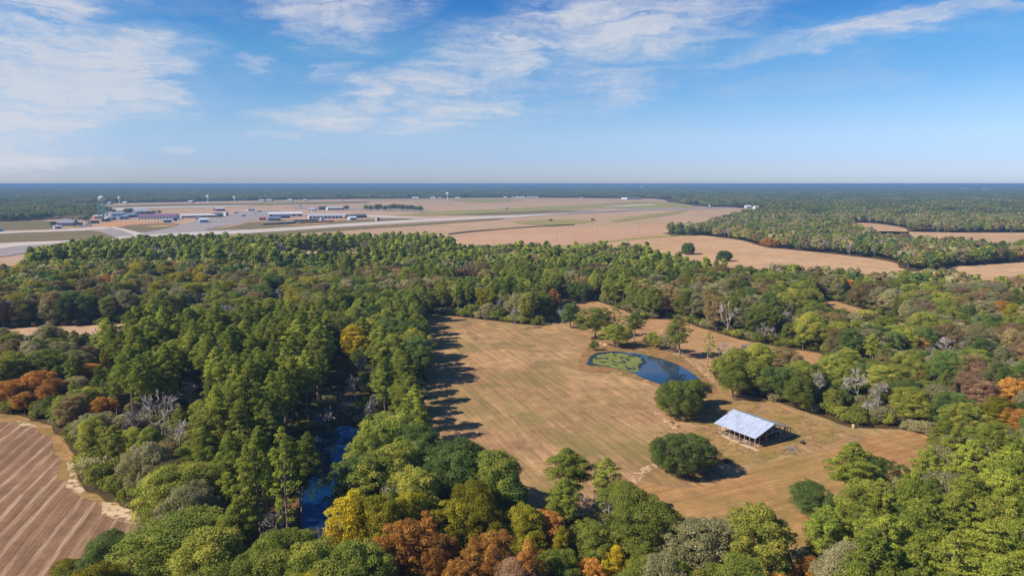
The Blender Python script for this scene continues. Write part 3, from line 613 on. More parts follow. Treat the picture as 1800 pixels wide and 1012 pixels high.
# coloured and bare trees of the woods (their tops)
for a in [('Y', 613, 868, 17, 8, 'bright yellow tree at the near end of the dark creek'), ('y', 668, 878, 16, 9, 'yellow-green tree right of the bright yellow creek tree'),
          ('Y', 622, 572, 16, 13, 'golden yellow tree above the upper end of the creek'), ('R', 705, 918, 14, 9, 'orange-brown tree in the bottom woods below the creek mouth'), ('r', 744, 905, 12, 5, 'small orange tree beside the water glimpse below the creek'),
          ('R', 865, 938, 13, 8, 'rusty red-brown tree at the bottom centre of the woods'), ('B', 890, 945, 12, 8, 'leafless brown tree beside the rusty tree at the bottom centre'), ('R', 808, 985, 10, 6, 'short orange tree at the bottom edge left of the rusty tree'),
          ('r', 928, 955, 13, 5, 'slim conical orange tree near the bottom edge'), ('y', 930, 893, 13, 8, 'yellowish tree behind the slim orange tree'), ('y', 985, 930, 9, 5, 'small yellow-green tree right of the slim orange tree'),
          ('R', 1040, 985, 8, 6, 'low reddish-brown tree at the bottom edge left of centre right'), ('y', 840, 855, 15, 11, 'yellow-tinged broad tree below the hay field edge'), ('r', 728, 960, 10, 5, 'orange sapling in front of the orange-brown tree'),
          ('B', 490, 888, 11, 8, 'leafless grey tree on the left bank of the creek'), ('B', 580, 905, 12, 4, 'pale bare tree at the near tip of the creek'), ('B', 655, 690, 12, 7, 'bare tree leaning over the right bank of the creek'), ('B', 625, 655, 14, 7, 'grey bare tree at the head of the creek'),
          ('B', 637, 618, 14, 7, 'bare tree just below the golden yellow tree'), ('B', 600, 690, 10, 6, 'bare tree in the shade of the creek corridor'), ('B', 575, 715, 8, 8, 'low bare tree over the left creek bank'), ('B', 330, 668, 12, 11, 'wide leafless crown inside the left pine woods'),
          ('B', 235, 715, 11, 10, 'grey bare branches above the plowed field corner'), ('B', 300, 735, 12, 8, 'leafless tree left of the tall pine trunks'), ('R', 20, 668, 10, 11, 'rust-red tree at the left edge above the plowed field'), ('R', 62, 655, 11, 11, 'largest rust-orange tree above the plowed field'),
          ('R', 92, 668, 10, 9, 'orange-brown tree at the right end of the rust-coloured row'), ('R', 40, 690, 7, 7, 'low rust-red shrub tree at the plowed field margin'), ('y', 185, 612, 13, 6, 'small yellow tree in the left woods below the dirt road'),
          ('B', 905, 535, 13, 9, 'large pale bare tree at the top edge of the hay field'), ('B', 882, 518, 13, 7, 'smaller pale bare tree behind the top edge of the hay field'), ('y', 855, 510, 14, 11, 'yellowing tree left of the pale bare tree at the hay field top'),
          ('r', 975, 508, 12, 7, 'orange-topped tree at the upper right corner of the hay field'), ('B', 1060, 858, 12, 11, 'grey bare tree at the near edge of the hay field'), ('M', 1245, 920, 13, 13, 'moss-hung grey-green tree at the bottom of the hay field'),
          ('B', 1262, 925, 11, 9, 'bare crown mingled with the moss-hung tree'), ('B', 1438, 648, 13, 7, 'tall bare tree with pale trunk in the thicket behind the barn'), ('B', 1512, 645, 13, 9, 'pale bare tree right of the thicket clearing'),
          ('B', 1548, 668, 11, 9, 'spreading bare tree above the green hedge right of the barn'), ('B', 1540, 700, 7, 7, 'low bare tree in the hedge right of the barn'), ('B', 1320, 598, 12, 9, 'bare tree along the mown strip behind the thicket'), ('B', 1390, 545, 12, 11, 'pale bare tree beyond the mown strip'),
          ('B', 1345, 565, 10, 8, 'short pale bare tree beyond the mown strip'), ('B', 1665, 590, 11, 10, 'bare pinkish-grey tree in the right woods'), ('R', 1608, 592, 10, 9, 'orange tree in the right woods beyond the clearing'), ('R', 1632, 642, 10, 7, 'small orange tree above the right hedge'),
          ('K', 1708, 655, 13, 10, 'pinkish-red tree in the woods on the right'), ('K', 1730, 672, 12, 9, 'dull red tree beside the pinkish-red tree on the right'), ('R', 1785, 668, 13, 11, 'orange tree at the right edge of the frame'), ('R', 1798, 720, 11, 9, 'orange tree lower on the right edge'),
          ('y', 1760, 700, 12, 9, 'yellow-orange tree near the right edge'), ('R', 1495, 492, 12, 8, 'small rust-red tree right of the far tan field lane'), ('R', 1760, 530, 11, 12, 'orange tree in the far right woods'), ('y', 1785, 535, 11, 11, 'yellow tree in the far right woods'),
          ('y', 128, 492, 13, 14, 'yellow-green tree in the far left woods'), ('Y', 238, 463, 14, 14, 'bright yellow tree behind the far left woods'), ('y', 218, 466, 13, 12, 'yellow tree left of the bright yellow one behind the far left woods'), ('y', 165, 472, 12, 12, 'pale yellow-green tree in the far left woods'),
          ('y', 320, 478, 13, 14, 'yellow tree in the middle of the far left woods'), ('Y', 357, 480, 12, 12, 'yellow tree right of centre of the far left woods'), ('y', 290, 468, 14, 20, 'broad yellowish tree behind the far left woods'), ('y', 300, 482, 11, 10, 'small yellow tree of the far left woods'),
          ('r', 190, 482, 11, 8, 'small orange-brown tree of the far left woods'), ('B', 348, 512, 13, 15, 'leafless grey crown in front of the far left woods'), ('B', 250, 500, 12, 12, 'bare brownish crown in the far left woods'), ('B', 490, 505, 12, 10, 'bare grey crown left of the golden tree woods'),
          ('K', 820, 470, 13, 14, 'dull tan-red tree in the woods beyond the hay field'), ('R', 630, 445, 12, 14, 'brown tree in the pine belt'), ('K', 1487, 405, 12, 30, 'reddish wide tree in the wooded tongue beyond the tan field'),
          ('y', 1447, 415, 12, 14, 'yellow-green tree at the wooded tongue edge'), ('y', 1472, 420, 11, 12, 'second yellow-green tree at the wooded tongue edge'), ('R', 1352, 418, 12, 20, 'orange-brown tree at the left of the wooded tongue edge'), ('K', 1590, 410, 11, 18, 'reddish tree before the far right tan field'),
          ('P', 1502, 782, 17, 11, 'solitary dark pine rising from the near woods into the hay field'), ('D', 1430, 850, 9, 9, 'dark low tree at the near edge of the hay field left of the solitary pine'), ('D', 1545, 808, 9, 11, 'dark low tree right of the solitary pine'),
          ('P', 1010, 790, 15, 11, 'bright green pine reaching over the near edge of the hay field'), ('P', 1070, 808, 14, 9, 'darker pine right of the bright pine at the near field edge'), ('O', 1105, 855, 14, 12, 'billowy olive oak at the near edge of the hay field'), ('O', 1140, 890, 13, 14, 'wide billowy oak in front of the near field edge'),
          ('R', 770, 945, 11, 7, 'orange-brown crown between two green oaks in the bottom centre woods'), ('y', 715, 868, 15, 8, 'yellow-green tree above the orange-brown tree of the bottom woods'), ('y', 800, 880, 13, 9, 'second yellow-tinged tree from the left below the hay field edge'), ('Y', 1085, 960, 8, 4, 'small yellow sapling near the bottom edge at centre right'), ('R', 960, 900, 11, 7, 'orange crown behind the slim conical orange tree'), ('K', 905, 985, 10, 8, 'dull reddish tree at the bottom edge right of the rusty tree'), ('R', 1420, 985, 9, 6, 'orange bush-like tree at the bottom edge among the right-hand pines'), ('R', 150, 640, 9, 8, 'small orange tree right of the rust-coloured row'), ('R', 175, 700, 9, 7, 'orange-tinted small tree above the plowed field bend'), ('O', 300, 915, 14, 17, 'broad yellow-olive oak at the corner of the plowed field'), ('O', 360, 940, 14, 14, 'broad oak right of the yellow-olive oak in the bottom left'), ('D', 185, 945, 8, 10, 'dark grey-green small tree at the lower corner of the plowed field'), ('y', 120, 985, 4, 5, 'small yellow-green bush on the plowed field edge at the bottom')]:
    T(a[0], a[1], a[2], a[3], a[4], True, a[5])
for i, (px, py) in enumerate([(1296, 616), (1336, 606), (1380, 612), (1418, 636), (1290, 642), (1330, 636), (1372, 646), (1408, 662), (1262, 632)]):
    T('OOGOOODOS'[i], px, py, [13, 14, 13.5, 12, 12, 12, 12, 11, 6][i], [12, 13, 13, 11, 11, 12, 12, 11, 6][i], True, ['back left', 'back centre', 'back brownish', 'back right', 'front left', 'front centre', 'dark front', 'front right', 'low left-end'][i]+' crown of the thicket between the barn and the mown strip')
# pine group with visible trunks left of the creek
for i, (px, py) in enumerate([(398, 760), (415, 745), (440, 752), (462, 765), (486, 758), (505, 770), (478, 788), (450, 792), (425, 785), (520, 765), (500, 800)]):
    T('P', px, py, 21+i % 3, 6.5, True, ['leftmost', 'second', 'third', 'fourth', 'fifth', 'sixth', 'seventh', 'eighth', 'ninth', 'tenth', 'last'][i]+' tall bare-trunked pine in the group left of the creek water')
    TREES[-1]['proto'] = 'thinpine' if i % 3 == 1 else 'pine'
# grove on the airfield
for i, (px, py, h) in enumerate([(643, 370, 14), (652, 370, 13), (662, 371, 17), (668, 371, 18), (677, 371, 13), (686, 370, 15), (693, 370, 17), (701, 370, 16), (708, 371, 17), (716, 371, 15), (724, 371, 15), (731, 371, 11), (738, 372, 14)]):
    T('D', px, py, h+1, 15, False, ['leftmost', 'second', 'third', 'fourth', 'fifth', 'sixth', 'seventh', 'eighth', 'ninth', 'tenth', 'eleventh', 'twelfth', 'last'][i]+' tree from the left in the isolated airfield grove')
# hedge trees at the end of the tan field
for i, (px, py, h, w) in enumerate([(1180, 415, 9, 22), (1196, 413, 10, 20), (1212, 410, 12, 24), (1228, 407, 13, 24), (1244, 404, 14, 24)]):
    T('D', px, py, h, w, False, ['nearest', 'second', 'third', 'fourth', 'farthest'][i]+' dark bushy tree in the short hedge at the tan field end')
# yard trees of the airfield
for i, (px, py, h) in enumerate([(94, 398, 9), (128, 392, 10), (152, 390, 11), (141, 388, 8), (160, 384, 12), (230, 376, 14), (250, 377, 8), (262, 377, 8), (270, 377, 9), (280, 376, 9), (609, 369, 12), (222, 376, 9), (190, 388, 6), (200, 388, 6)]):
    T('D', px, py, h, 13, False, ['small dark tree left of the grey roofed hall', 'dark tree behind the grey roofed hall', 'dark tree between grey hall and water tower', 'low tree beside the grey hall', 'tree left of the water tower foot', 'tall dark tree right of the water tower',
        'first tree in the row by the tan hall', 'second tree in the row by the tan hall', 'third tree in the row by the tan hall', 'fourth tree in the row by the tan hall', 'lone dark tree right of the far white sheds', 'low tree right of the water tower', 'shrubby tree under the water tower', 'shrubby tree right of the water tower foot'][i])

def inclear(x, y, buf=0.):
    r = np.zeros(len(x), bool); offs = [(0, 0)] if not buf else [(buf*math.cos(a), buf*math.sin(a)) for a in np.arange(6)*1.0472]+[(0, 0)]
    for P in CLEAR:
        lo = P.min(0)-buf; hi = P.max(0)+buf; s = (x >= lo[0]) & (x <= hi[0]) & (y >= lo[1]) & (y <= hi[1])
        if s.any():
            q = np.zeros(s.sum(), bool)
            for dx, dy in offs: q |= inpoly(P, x[s]+dx, y[s]+dy)
            r[s] |= q
    a = inpoly(CLEARA, x, y)
    for dx, dy in offs: a |= inpoly(CLEARA, x+dx*2, y+dy*2)
    a &= ~inpoly(WOODA, x, y)
    return r | a

# canopy zones as they appear in the photograph: polygon, kinds and weights, height range, spacing factor
ZONES = [
 ('pine stand left of the creek', [(160, 600), (260, 570), (470, 560), (560, 570), (570, 620), (560, 700), (545, 800), (520, 850), (380, 860), (350, 760), (330, 700), (240, 690), (170, 660)], 'PPPPPPPPPO', (18, 26)),
 ('woods between creek and hay field', [(560, 560), (690, 500), (755, 550), (760, 690), (800, 740), (900, 780), (900, 870), (740, 850), (640, 800), (620, 700), (590, 640)], 'PPPPPPOOD', (13, 18.5)),
 ('near pine woods right of the hay field', [(1380, 830), (1500, 790), (1640, 760), (1900, 740), (1900, 1100), (1380, 1100)], 'PPPPPPPPOM', (16, 23)),
 ('near woods below the hay field', [(560, 860), (740, 850), (900, 780), (1100, 800), (1300, 860), (1390, 850), (1390, 1100), (560, 1100)], 'OOyOPOGOPPOMyR', (11, 17)),
 ('bottom left woods', [(60, 880), (300, 840), (560, 850), (560, 1100), (60, 1100)], 'OOOyOPMDy', (11, 18)),
 ('woods beside the plowed field', [(-200, 600), (0, 590), (160, 590), (240, 690), (350, 760), (380, 860), (300, 900), (140, 860), (120, 760), (0, 720), (-200, 720)], 'OOGOMMPOPGB', (10, 17)),
 ('woods beyond the dirt road', [(-400, 470), (0, 470), (120, 455), (400, 460), (560, 470), (560, 560), (300, 570), (0, 580), (-400, 600)], 'OOOGyMDOB', (12, 17)),
 ('pine belt before the airfield', [(-400, 440), (0, 420), (200, 405), (820, 400), (820, 440), (500, 465), (120, 455), (-400, 500)], 'PPPPPPPPDB', (19, 24)),
 ('woods beyond the hay field', [(560, 440), (820, 400), (1010, 405), (1290, 430), (1290, 470), (1010, 520), (980, 570), (750, 560), (700, 500), (560, 560)], 'PPPPOOODMG', (15, 21)),
 ('woods behind the mown strip', [(980, 460), (1290, 450), (1440, 470), (1440, 640), (1200, 590), (1000, 540)], 'OOOODGMPPB', (12, 18)),
 ('thicket behind the barn', [(1240, 590), (1440, 600), (1640, 660), (1680, 770), (1500, 770), (1240, 690)], 'OOOODOOM', (9, 14)),
 ('right-hand woods', [(1440, 460), (1900, 460), (1900, 780), (1640, 780), (1440, 640)], 'OOOGMMDOPGKBOMG', (10, 16)),
 ('wooded tongue beyond the tan field', [(1220, 360), (2200, 360), (2200, 470), (1700, 480), (1500, 460), (1220, 420)], 'OOGMDPPBGM', (10, 16)),
]
def auto_trees():
    out = []
    # jittered hex grid in the near frustum
    s = 7.2; ys = np.arange(48, 1500, s*.87)
    X, Y = [], []
    for j, y in enumerate(ys):
        w = y*.80+60; sp = s*(1 if y < 600 else 1.15)
        xs = np.arange(-w, w, sp)+(j % 2)*sp/2; X.append(xs); Y.append(np.full(len(xs), y))
    X = np.concatenate(X); Y = np.concatenate(Y); X += rng.uniform(-2.3, 2.3, len(X)); Y += rng.uniform(-2.3, 2.3, len(Y))
    keep = ~inclear(X, Y, 2.8); X, Y = X[keep], Y[keep]
    mx = np.array([[t['x'], t['y'], (t['w'] or 8)*.5+2.2] for t in TREES])
    d = np.min(np.hypot(X[:, None]-mx[None, :, 0], Y[:, None]-mx[None, :, 1])-mx[None, :, 2], axis=1)
    X, Y = X[d > 0], Y[d > 0]
    px, py = PX(X, Y, np.full(len(X), 14.))
    zone = np.full(len(X), -1)
    for i, (nm, P, ks, hr) in enumerate(ZONES):
        q = inpoly(P, px, py) & (zone < 0); zone[q] = i
    for i in range(len(X)):
        z = zone[i]; ks, hr = (ZONES[z][2], ZONES[z][3]) if z >= 0 else ('OOMPPDB', (11, 17))
        c = noise.noise(Vector((X[i]/38, Y[i]/38, 1.7)))
        c = min(.999, max(0, .5+c*.8+rng.normal(0, .16)))
        k = ks[int(c*len(ks))]
        if rng.random() < .12: k = ks[rng.integers(len(ks))]
        h = rng.uniform(*hr)
        if k in 'OMDG' and hr[1] > 19: h *= .82
        dist = math.hypot(X[i], Y[i])
        # thin out broad crowns
        w = {'P': h*(.35 if z == 0 else .41), 'B': h*.62}.get(k, h*.74)*rng.uniform(.85, 1.2)
        if k in 'OMDGyRK' and rng.random() < .18: continue
        out.append(dict(k=k, x=X[i], y=Y[i], h=h, w=w, zone=z, man=False))
    return out
AUTO = auto_trees()

def edge_shrubs():
    out = []
    for P in CLEAR[:7]:
        n = len(P); acc = 0
        for i in range(n):
            a, b = P[i], P[(i+1) % n]; L = np.hypot(*(b-a)); acc += L
            if acc < 1.9: continue
            acc = 0; d = (b-a)/(L+1e-9)
            for sg in (1, -1):
                nrm = np.array([-d[1], d[0]])*sg; q = a+nrm*rng.uniform(1.2, 8.0)
                if inclear(np.array([q[0]]), np.array([q[1]]), .8)[0] or rng.random() < .12: continue
                if inpoly(PONDW, [q[0]], [q[1]])[0] or q[1] < 60: continue
                h = rng.uniform(1.8, 5.0); out.append(dict(k='S' if rng.random() < .8 else 'b', x=q[0], y=q[1], h=h, w=h*rng.uniform(1.1, 1.6), zone=-1, man=False))
    return out
AUTO += edge_shrubs()

# keep the coloured and named trees visible: neighbours standing in front of them stay lower
def clear_view():
    ax = np.array([t['x'] for t in AUTO]); ay = np.array([t['y'] for t in AUTO]); ah = np.array([t['h'] for t in AUTO]); aw = np.array([t['w'] for t in AUTO])
    apx, apy = PX(ax, ay, ah); app = FPX/np.sqrt(ax**2+ay**2+CAMH**2); drop = set()
    for t in TREES:
        if t['y'] > 520: continue
        tx, ty = PX(t['x'], t['y'], t['h']); bx, by = PX(t['x'], t['y'], 0.); w = (t['w'] or 8)*FPX/math.hypot(t['y'], CAMH)/2
        lim = ty+(by-ty)*(.55 if t['k'] != 'P' else .42)
        hit = np.where((ay < t['y']) & (np.abs(apx-tx) < w*.8+aw*app*.4) & (apy < lim) & (apy > ty-60))[0]
        for i in hit:
            if AUTO[i]['k'] in 'Sb': continue
            nh = ah[i]
            while nh > 3 and PX(ax[i], ay[i], nh)[1] < lim: nh -= .8
            if nh < 6: drop.add(int(i))
            else: AUTO[i]['w'] *= max(.7, nh/ah[i]); AUTO[i]['h'] = nh; ah[i] = nh
    return [t for i, t in enumerate(AUTO) if i not in drop]
AUTO = clear_view()

# choose individuals: the largest in the picture, at most 290 of a name
for t in TREES+AUTO:
    t['d'] = math.sqrt(t['x']**2+t['y']**2+CAMH**2)
    px, py = PX(t['x'], t['y'], t['h']*.7); t['px'], t['py'] = float(px), float(py)
    t['vis'] = (-30 < t['px'] < 1830) and t['py'] < 1040 and t['y'] > 60
    t['size'] = t['h']/t['d']
    if 'zone' not in t: t['zone'] = -1
IND, MASS = list(TREES), []
cnt = {}
for t in IND: n = KINDS[t['k']][2]; cnt[n] = cnt.get(n, 0)+1
for t in sorted(AUTO, key=lambda t: -t['size']):
    n = KINDS[t['k']][2]
    if t['vis'] and cnt.get(n, 0) < 290 and t['d'] < 900: IND.append(t); cnt[n] = cnt.get(n, 0)+1
    else: MASS.append(t)

def make_tree(t):
    k = t['k']; pk, mk, name, cat = KINDS[k]; pk = t.get('proto', pk)
    cm, tm, H, Rr = PROTO[pk][rng.integers(len(PROTO[pk]))] if not t.get('mat') else PROTO[pk][1]
    o = empty(name, (t['x'], t['y'], 0.02), rng.uniform(0, 6.28))
    sz = t['h']/H; sx = (t['w'] or t['h']*.5)/(2*Rr); sx = min(max(sx, sz*.6), sz*2.2)
    o.scale = (sx*rng.uniform(.94, 1.06), sx*rng.uniform(.94, 1.06), sz)
    if k == 'L' and t['d'] > 300: o.location.z = -1.6
    o.rotation_euler.x = rng.normal(0, .035); o.rotation_euler.y = rng.normal(0, .035)
    c = obj('crown', cm, o); b = obj('trunk', tm, o)
    if k == 'B':
        c.name = 'twigs'
    else:
        m = M[t['mat']] if t.get('mat') else M[mk]
        c.material_slots[0].link = 'OBJECT'; c.material_slots[0].material = m
    return o
ORD = lambda n: str(n)+('th' if 10 <= n % 100 <= 20 else {1: 'st', 2: 'nd', 3: 'rd'}.get(n % 10, 'th'))
def label_all():
    zones = {}
    for t in IND:
        t['o'] = make_tree(t); cat = KINDS[t['k']][3]; nm = KINDS[t['k']][2]
        if t.get('label'):
            tag(t['o'], t['label'], cat)
            if nm == 'pine_tree' and 'bare-trunked' in t['label']: t['o']['group'] = 'pines left of the creek'
            if 'grove' in t['label']: t['o']['group'] = 'trees of the airfield grove'
            continue
        if t['zone'] < 0:
            # nearest zone centre in the picture
            best = min(range(len(ZONES)), key=lambda i: min(math.hypot(p[0]-t['px'], (p[1]-t['py'])*1.5) for p in ZONES[i][1]))
            t['zone'] = best
        zones.setdefault((t['zone'], nm), []).append(t)
    for (z, nm), L in zones.items():
        L.sort(key=lambda t: -t['py']); zn = ZONES[z][0]; nrow = max(1, round(math.sqrt(len(L)/2.0))); per = math.ceil(len(L)/nrow)
        for r in range(nrow):
            row = sorted(L[r*per:(r+1)*per], key=lambda t: t['px'])
            for i, t in enumerate(row):
                noun = NOUN[nm]; lab = f"{SHADE[t['k']]} {noun}, {ORD(i+1)} from left in {ORD(r+1)} {noun.split()[-1]} row of {zn}"
                w = lab.split()
                if len(w) > 16: lab = lab.replace('near ', '').replace(' left of', ' by').replace('woods right of the hay field', 'woods by the hay field')
                tag(t['o'], ' '.join(lab.split()[:16]), KINDS[t['k']][3], (nm.replace('_', ' ')+'s in the '+zn))
label_all()

# ------------------------------------------------------------------ masses of trees (beyond the individually built ones)
HID = bpy.data.collections.new('prototypes')
def low_tree(rs, kind, H, Rr, n, size):
    if kind == 'pine':
        lob = []
        for i in range(9):
            u = (i+.5)/9; z = H*(.45+.55*u); rr = Rr*math.sin(math.pi*(u*.8+.2))*rs.uniform(.4, .8); a = i*2.4
            lob.append((rr*math.cos(a), rr*math.sin(a), z, Rr*.42, Rr*.34, rs.uniform(.2, .8)))
    else:
        lob = dome_lobes(rs, H, Rr, 1.0, 12, Rr*.45, .8, -.6, irr=.12)
    V, F, C = puffs(lob, n, size, rs, 1.0, .5)
    return V, F, C
def hidden(name, me):
    o = bpy.data.objects.new(name, me); return o
def inst_stuff(name, pts, objs, label=None):
    """pts: rows x,y,z,sx,sz,rot,index"""
    pts = np.asarray(pts, np.float32); me = bpy.data.meshes.new(name); me.vertices.add(len(pts)); me.vertices.foreach_set('co', pts[:, :3].ravel())
    for i, an in ((3, 'sx'), (4, 'sz'), (5, 'rot')):
        a = me.attributes.new(an, 'FLOAT', 'POINT'); a.data.foreach_set('value', pts[:, i].copy())
    a = me.attributes.new('idx', 'INT', 'POINT'); a.data.foreach_set('value', pts[:, 6].astype(np.int32))
    o = obj(name, me); o['kind'] = 'stuff'
    c = bpy.data.collections.new(name+'_parts'); 
    for i, q in enumerate(objs): q.name = f'{name}_{i:02d}'; c.objects.link(q)
    ng = bpy.data.node_groups.new(name, 'GeometryNodeTree')
    ng.interface.new_socket('Geometry', in_out='INPUT', socket_type='NodeSocketGeometry'); ng.interface.new_socket('Geometry', in_out='OUTPUT', socket_type='NodeSocketGeometry')
    N = ng.nodes; Lk = ng.links; gi = N.new('NodeGroupInput'); go = N.new('NodeGroupOutput')
    ci = N.new('GeometryNodeCollectionInfo'); ci.inputs['Collection'].default_value = c; ci.inputs['Separate Children'].default_value = True; ci.inputs['Reset Children'].default_value = True
    ip = N.new('GeometryNodeInstanceOnPoints'); ip.inputs['Pick Instance'].default_value = True
    def attr(n, dt='FLOAT'):
        a = N.new('GeometryNodeInputNamedAttribute'); a.data_type = dt; a.inputs[0].default_value = n; return a.outputs[0]
    cs = N.new('ShaderNodeCombineXYZ'); cr = N.new('ShaderNodeCombineXYZ')
    Lk.new(attr('sx'), cs.inputs[0]); Lk.new(attr('sx'), cs.inputs[1]); Lk.new(attr('sz'), cs.inputs[2]); Lk.new(attr('rot'), cr.inputs[2])
    e2r = N.new('FunctionNodeEulerToRotation'); Lk.new(cr.outputs[0], e2r.inputs[0])
    Lk.new(gi.outputs[0], ip.inputs['Points']); Lk.new(ci.outputs[0], ip.inputs['Instance']); Lk.new(attr('idx', 'INT'), ip.inputs['Instance Index'])
    Lk.new(e2r.outputs[0], ip.inputs['Rotation']); Lk.new(cs.outputs[0], ip.inputs['Scale']); Lk.new(ip.outputs[0], go.inputs[0])
    md = o.modifiers.new('scatter', 'NODES'); md.node_group = ng
    return o
def joined(cm, tm, mat, name):
    """one mesh of crown and trunk for mass instances"""
    bm = bmesh.new(); bm.from_mesh(cm); n = len(bm.faces); bm.from_mesh(tm); bm.faces.ensure_lookup_table()
    for f in bm.faces[n:]: f.material_index = 1
    me = bpy.data.meshes.new(name); bm.to_mesh(me); bm.free()
    if me.materials: me.materials.clear()
    me.materials.append(mat); me.materials.append(tm.materials[0]); return me

def mass():
    rs = np.random.default_rng(99)
    groups = {}
    for t in MASS:
        near = t['d'] < 520
        n = KINDS[t['k']][2]; n = 'broadleaf_tree' if n in ('evergreen_oak', 'autumn_tree', 'bare_tree') and not near else n
        groups.setdefault(n, []).append(t)
    names = {'pine_tree': 'pine_woodland', 'broadleaf_tree': 'broadleaf_woodland', 'autumn_tree': 'autumn_woodland', 'bare_tree': 'bare_woodland', 'shrub': 'undergrowth', 'evergreen_oak': 'oak_woodland'}
    for n, L in groups.items():
        objs, meta, pts = [], {}, []
        for t in L:
            near = t['d'] < 520; pk, mk = KINDS[t['k']][0], KINDS[t['k']][1]
            key = (pk, mk, near)
            if key not in meta:
                meta[key] = []
                if near or pk == 'bare' or pk == 'bush':
                    for cm, tm, H, Rr in PROTO[pk][:3 if pk != 'pine' else 4]:
                        me = joined(cm, tm, M[mk] if mk else M['twig'], n); meta[key].append((len(objs), H, Rr)); objs.append(hidden(n, me))
                else:
                    for q in range(4):
                        H, Rr = (22, 4.2) if 'pine' in pk else (15, 5.6)
                        V, F, C = low_tree(rs, 'pine' if 'pine' in pk else 'broad', H, Rr, 34 if 'pine' in pk else 22, .75)
                        meta[key].append((len(objs), H, Rr)); objs.append(hidden(n, mesh_np(n, V, F, [M[mk]], C)))
            i, H, Rr = meta[key][rs.integers(len(meta[key]))]
            sz = t['h']/H; sx = min(max(t['w']/(2*Rr), sz*.7), sz*1.8)
            pts.append((t['x'], t['y'], .02, sx, sz, rs.uniform(0, 6.28), i))
        # geometry nodes pick children in name order: names are numbered
        inst_stuff(names[n], pts, objs)
    # low growth under the near woods
    s = 5.5; X, Y = [], []
    for y in np.arange(50, 560, s):
        w = y*.8+50; xs = np.arange(-w, w, s); X.append(xs); Y.append(np.full(len(xs), y))
    X = np.concatenate(X)+0.; Y = np.concatenate(Y); X += rs.uniform(-2.5, 2.5, len(X)); Y += rs.uniform(-2.5, 2.5, len(Y))
    k = ~inclear(X, Y, 1.5) & ~inpoly(CREEKW, X, Y); k &= rs.random(len(X)) < .88
    # the pine group by the creek has an open floor
    op = inpoly(world_poly([(385, 880), (430, 855), (530, 845), (530, 945), (440, 945), (390, 920)]), X, Y); k &= ~op
    X, Y = X[k], Y[k]; objs = [hidden('undergrowth', joined(cm, tm, m_, 'undergrowth')) for cm, tm, H, Rr in PROTO['bush'] for m_ in (M['shrub'], M['moss'])]
    inst_stuff('low_undergrowth', [(x, y, 0, rs.uniform(.7, 1.4), rs.uniform(.45, 1.3), rs.uniform(0, 6.28), rs.integers(8)) for x, y in zip(X, Y)], objs)
    # distant forest in tiles
    def tile(W_, n, size, nl, seed):
        r2 = np.random.default_rng(seed); VV, FF, CC = [], [], []; o = 0
        g = int(math.sqrt(n)); st = W_/g
        for i in range(g):
            for j in range(g):
                x = (i+.5+r2.uniform(-.4, .4))*st-W_/2; y = (j+.5+r2.uniform(-.4, .4))*st-W_/2; H = r2.uniform(11, 19); Rr = st*.62*r2.uniform(.8, 1.15)
                tint = min(1, max(0, r2.beta(1.6, 2.2)*1.05))
                if r2.random() < .04: tint = .97
                d = r2.normal(0, 1, (nl, 3)); d /= np.linalg.norm(d, axis=1, keepdims=True); d[:, 2] = np.abs(d[:, 2])*1.15-.15
                P = d*np.array([Rr, Rr, H*.42])*(1+.18*np.sin(d[:, :1]*6+i)*np.sin(d[:, 1:2]*6+j))+np.array([x, y, H*.58])
                V, F = leaves(P, d, size, r2, 1., .5); VV.append(V); FF.append(F+o); o += len(V); CC.append(np.clip(tint+r2.normal(0, .07, nl), 0, 1))
        return mesh_np('tile', np.concatenate(VV), np.concatenate(FF), [M['mix']], np.concatenate(CC))
    objs = [hidden('f', tile(64, 49, 1.9, 34, 300+i)) for i in range(7)]
    pts = []
    y = 1470
    while y < 9000:
        w = y*.82+300; xs = np.arange(-w, w, 60); yy = np.full(len(xs), y)+rs.uniform(-6, 6, len(xs)); xx = xs+rs.uniform(-6, 6, len(xs))
        k = ~inclear(xx, yy, 16)
        for a, b in zip(xx[k], yy[k]): pts.append((a, b, 0, 1.04, rs.uniform(.8, 1.15), rs.integers(4)*1.5708, rs.integers(7)))
        y += 60
    inst_stuff('distant_forest', pts, objs)
    objs = [hidden('h', tile(320, 400, 6.5, 8, 400+i)) for i in range(5)]
    pts = []; y = 9130
    while y < 34000:
        w = y*.82+600; xs = np.arange(-w, w, 300)
        for a in xs: pts.append((a, y, 0, 1.0, rs.uniform(.8, 1.2), rs.integers(4)*1.5708, rs.integers(5)))
        y += 300
    inst_stuff('horizon_forest', pts, objs)
mass()

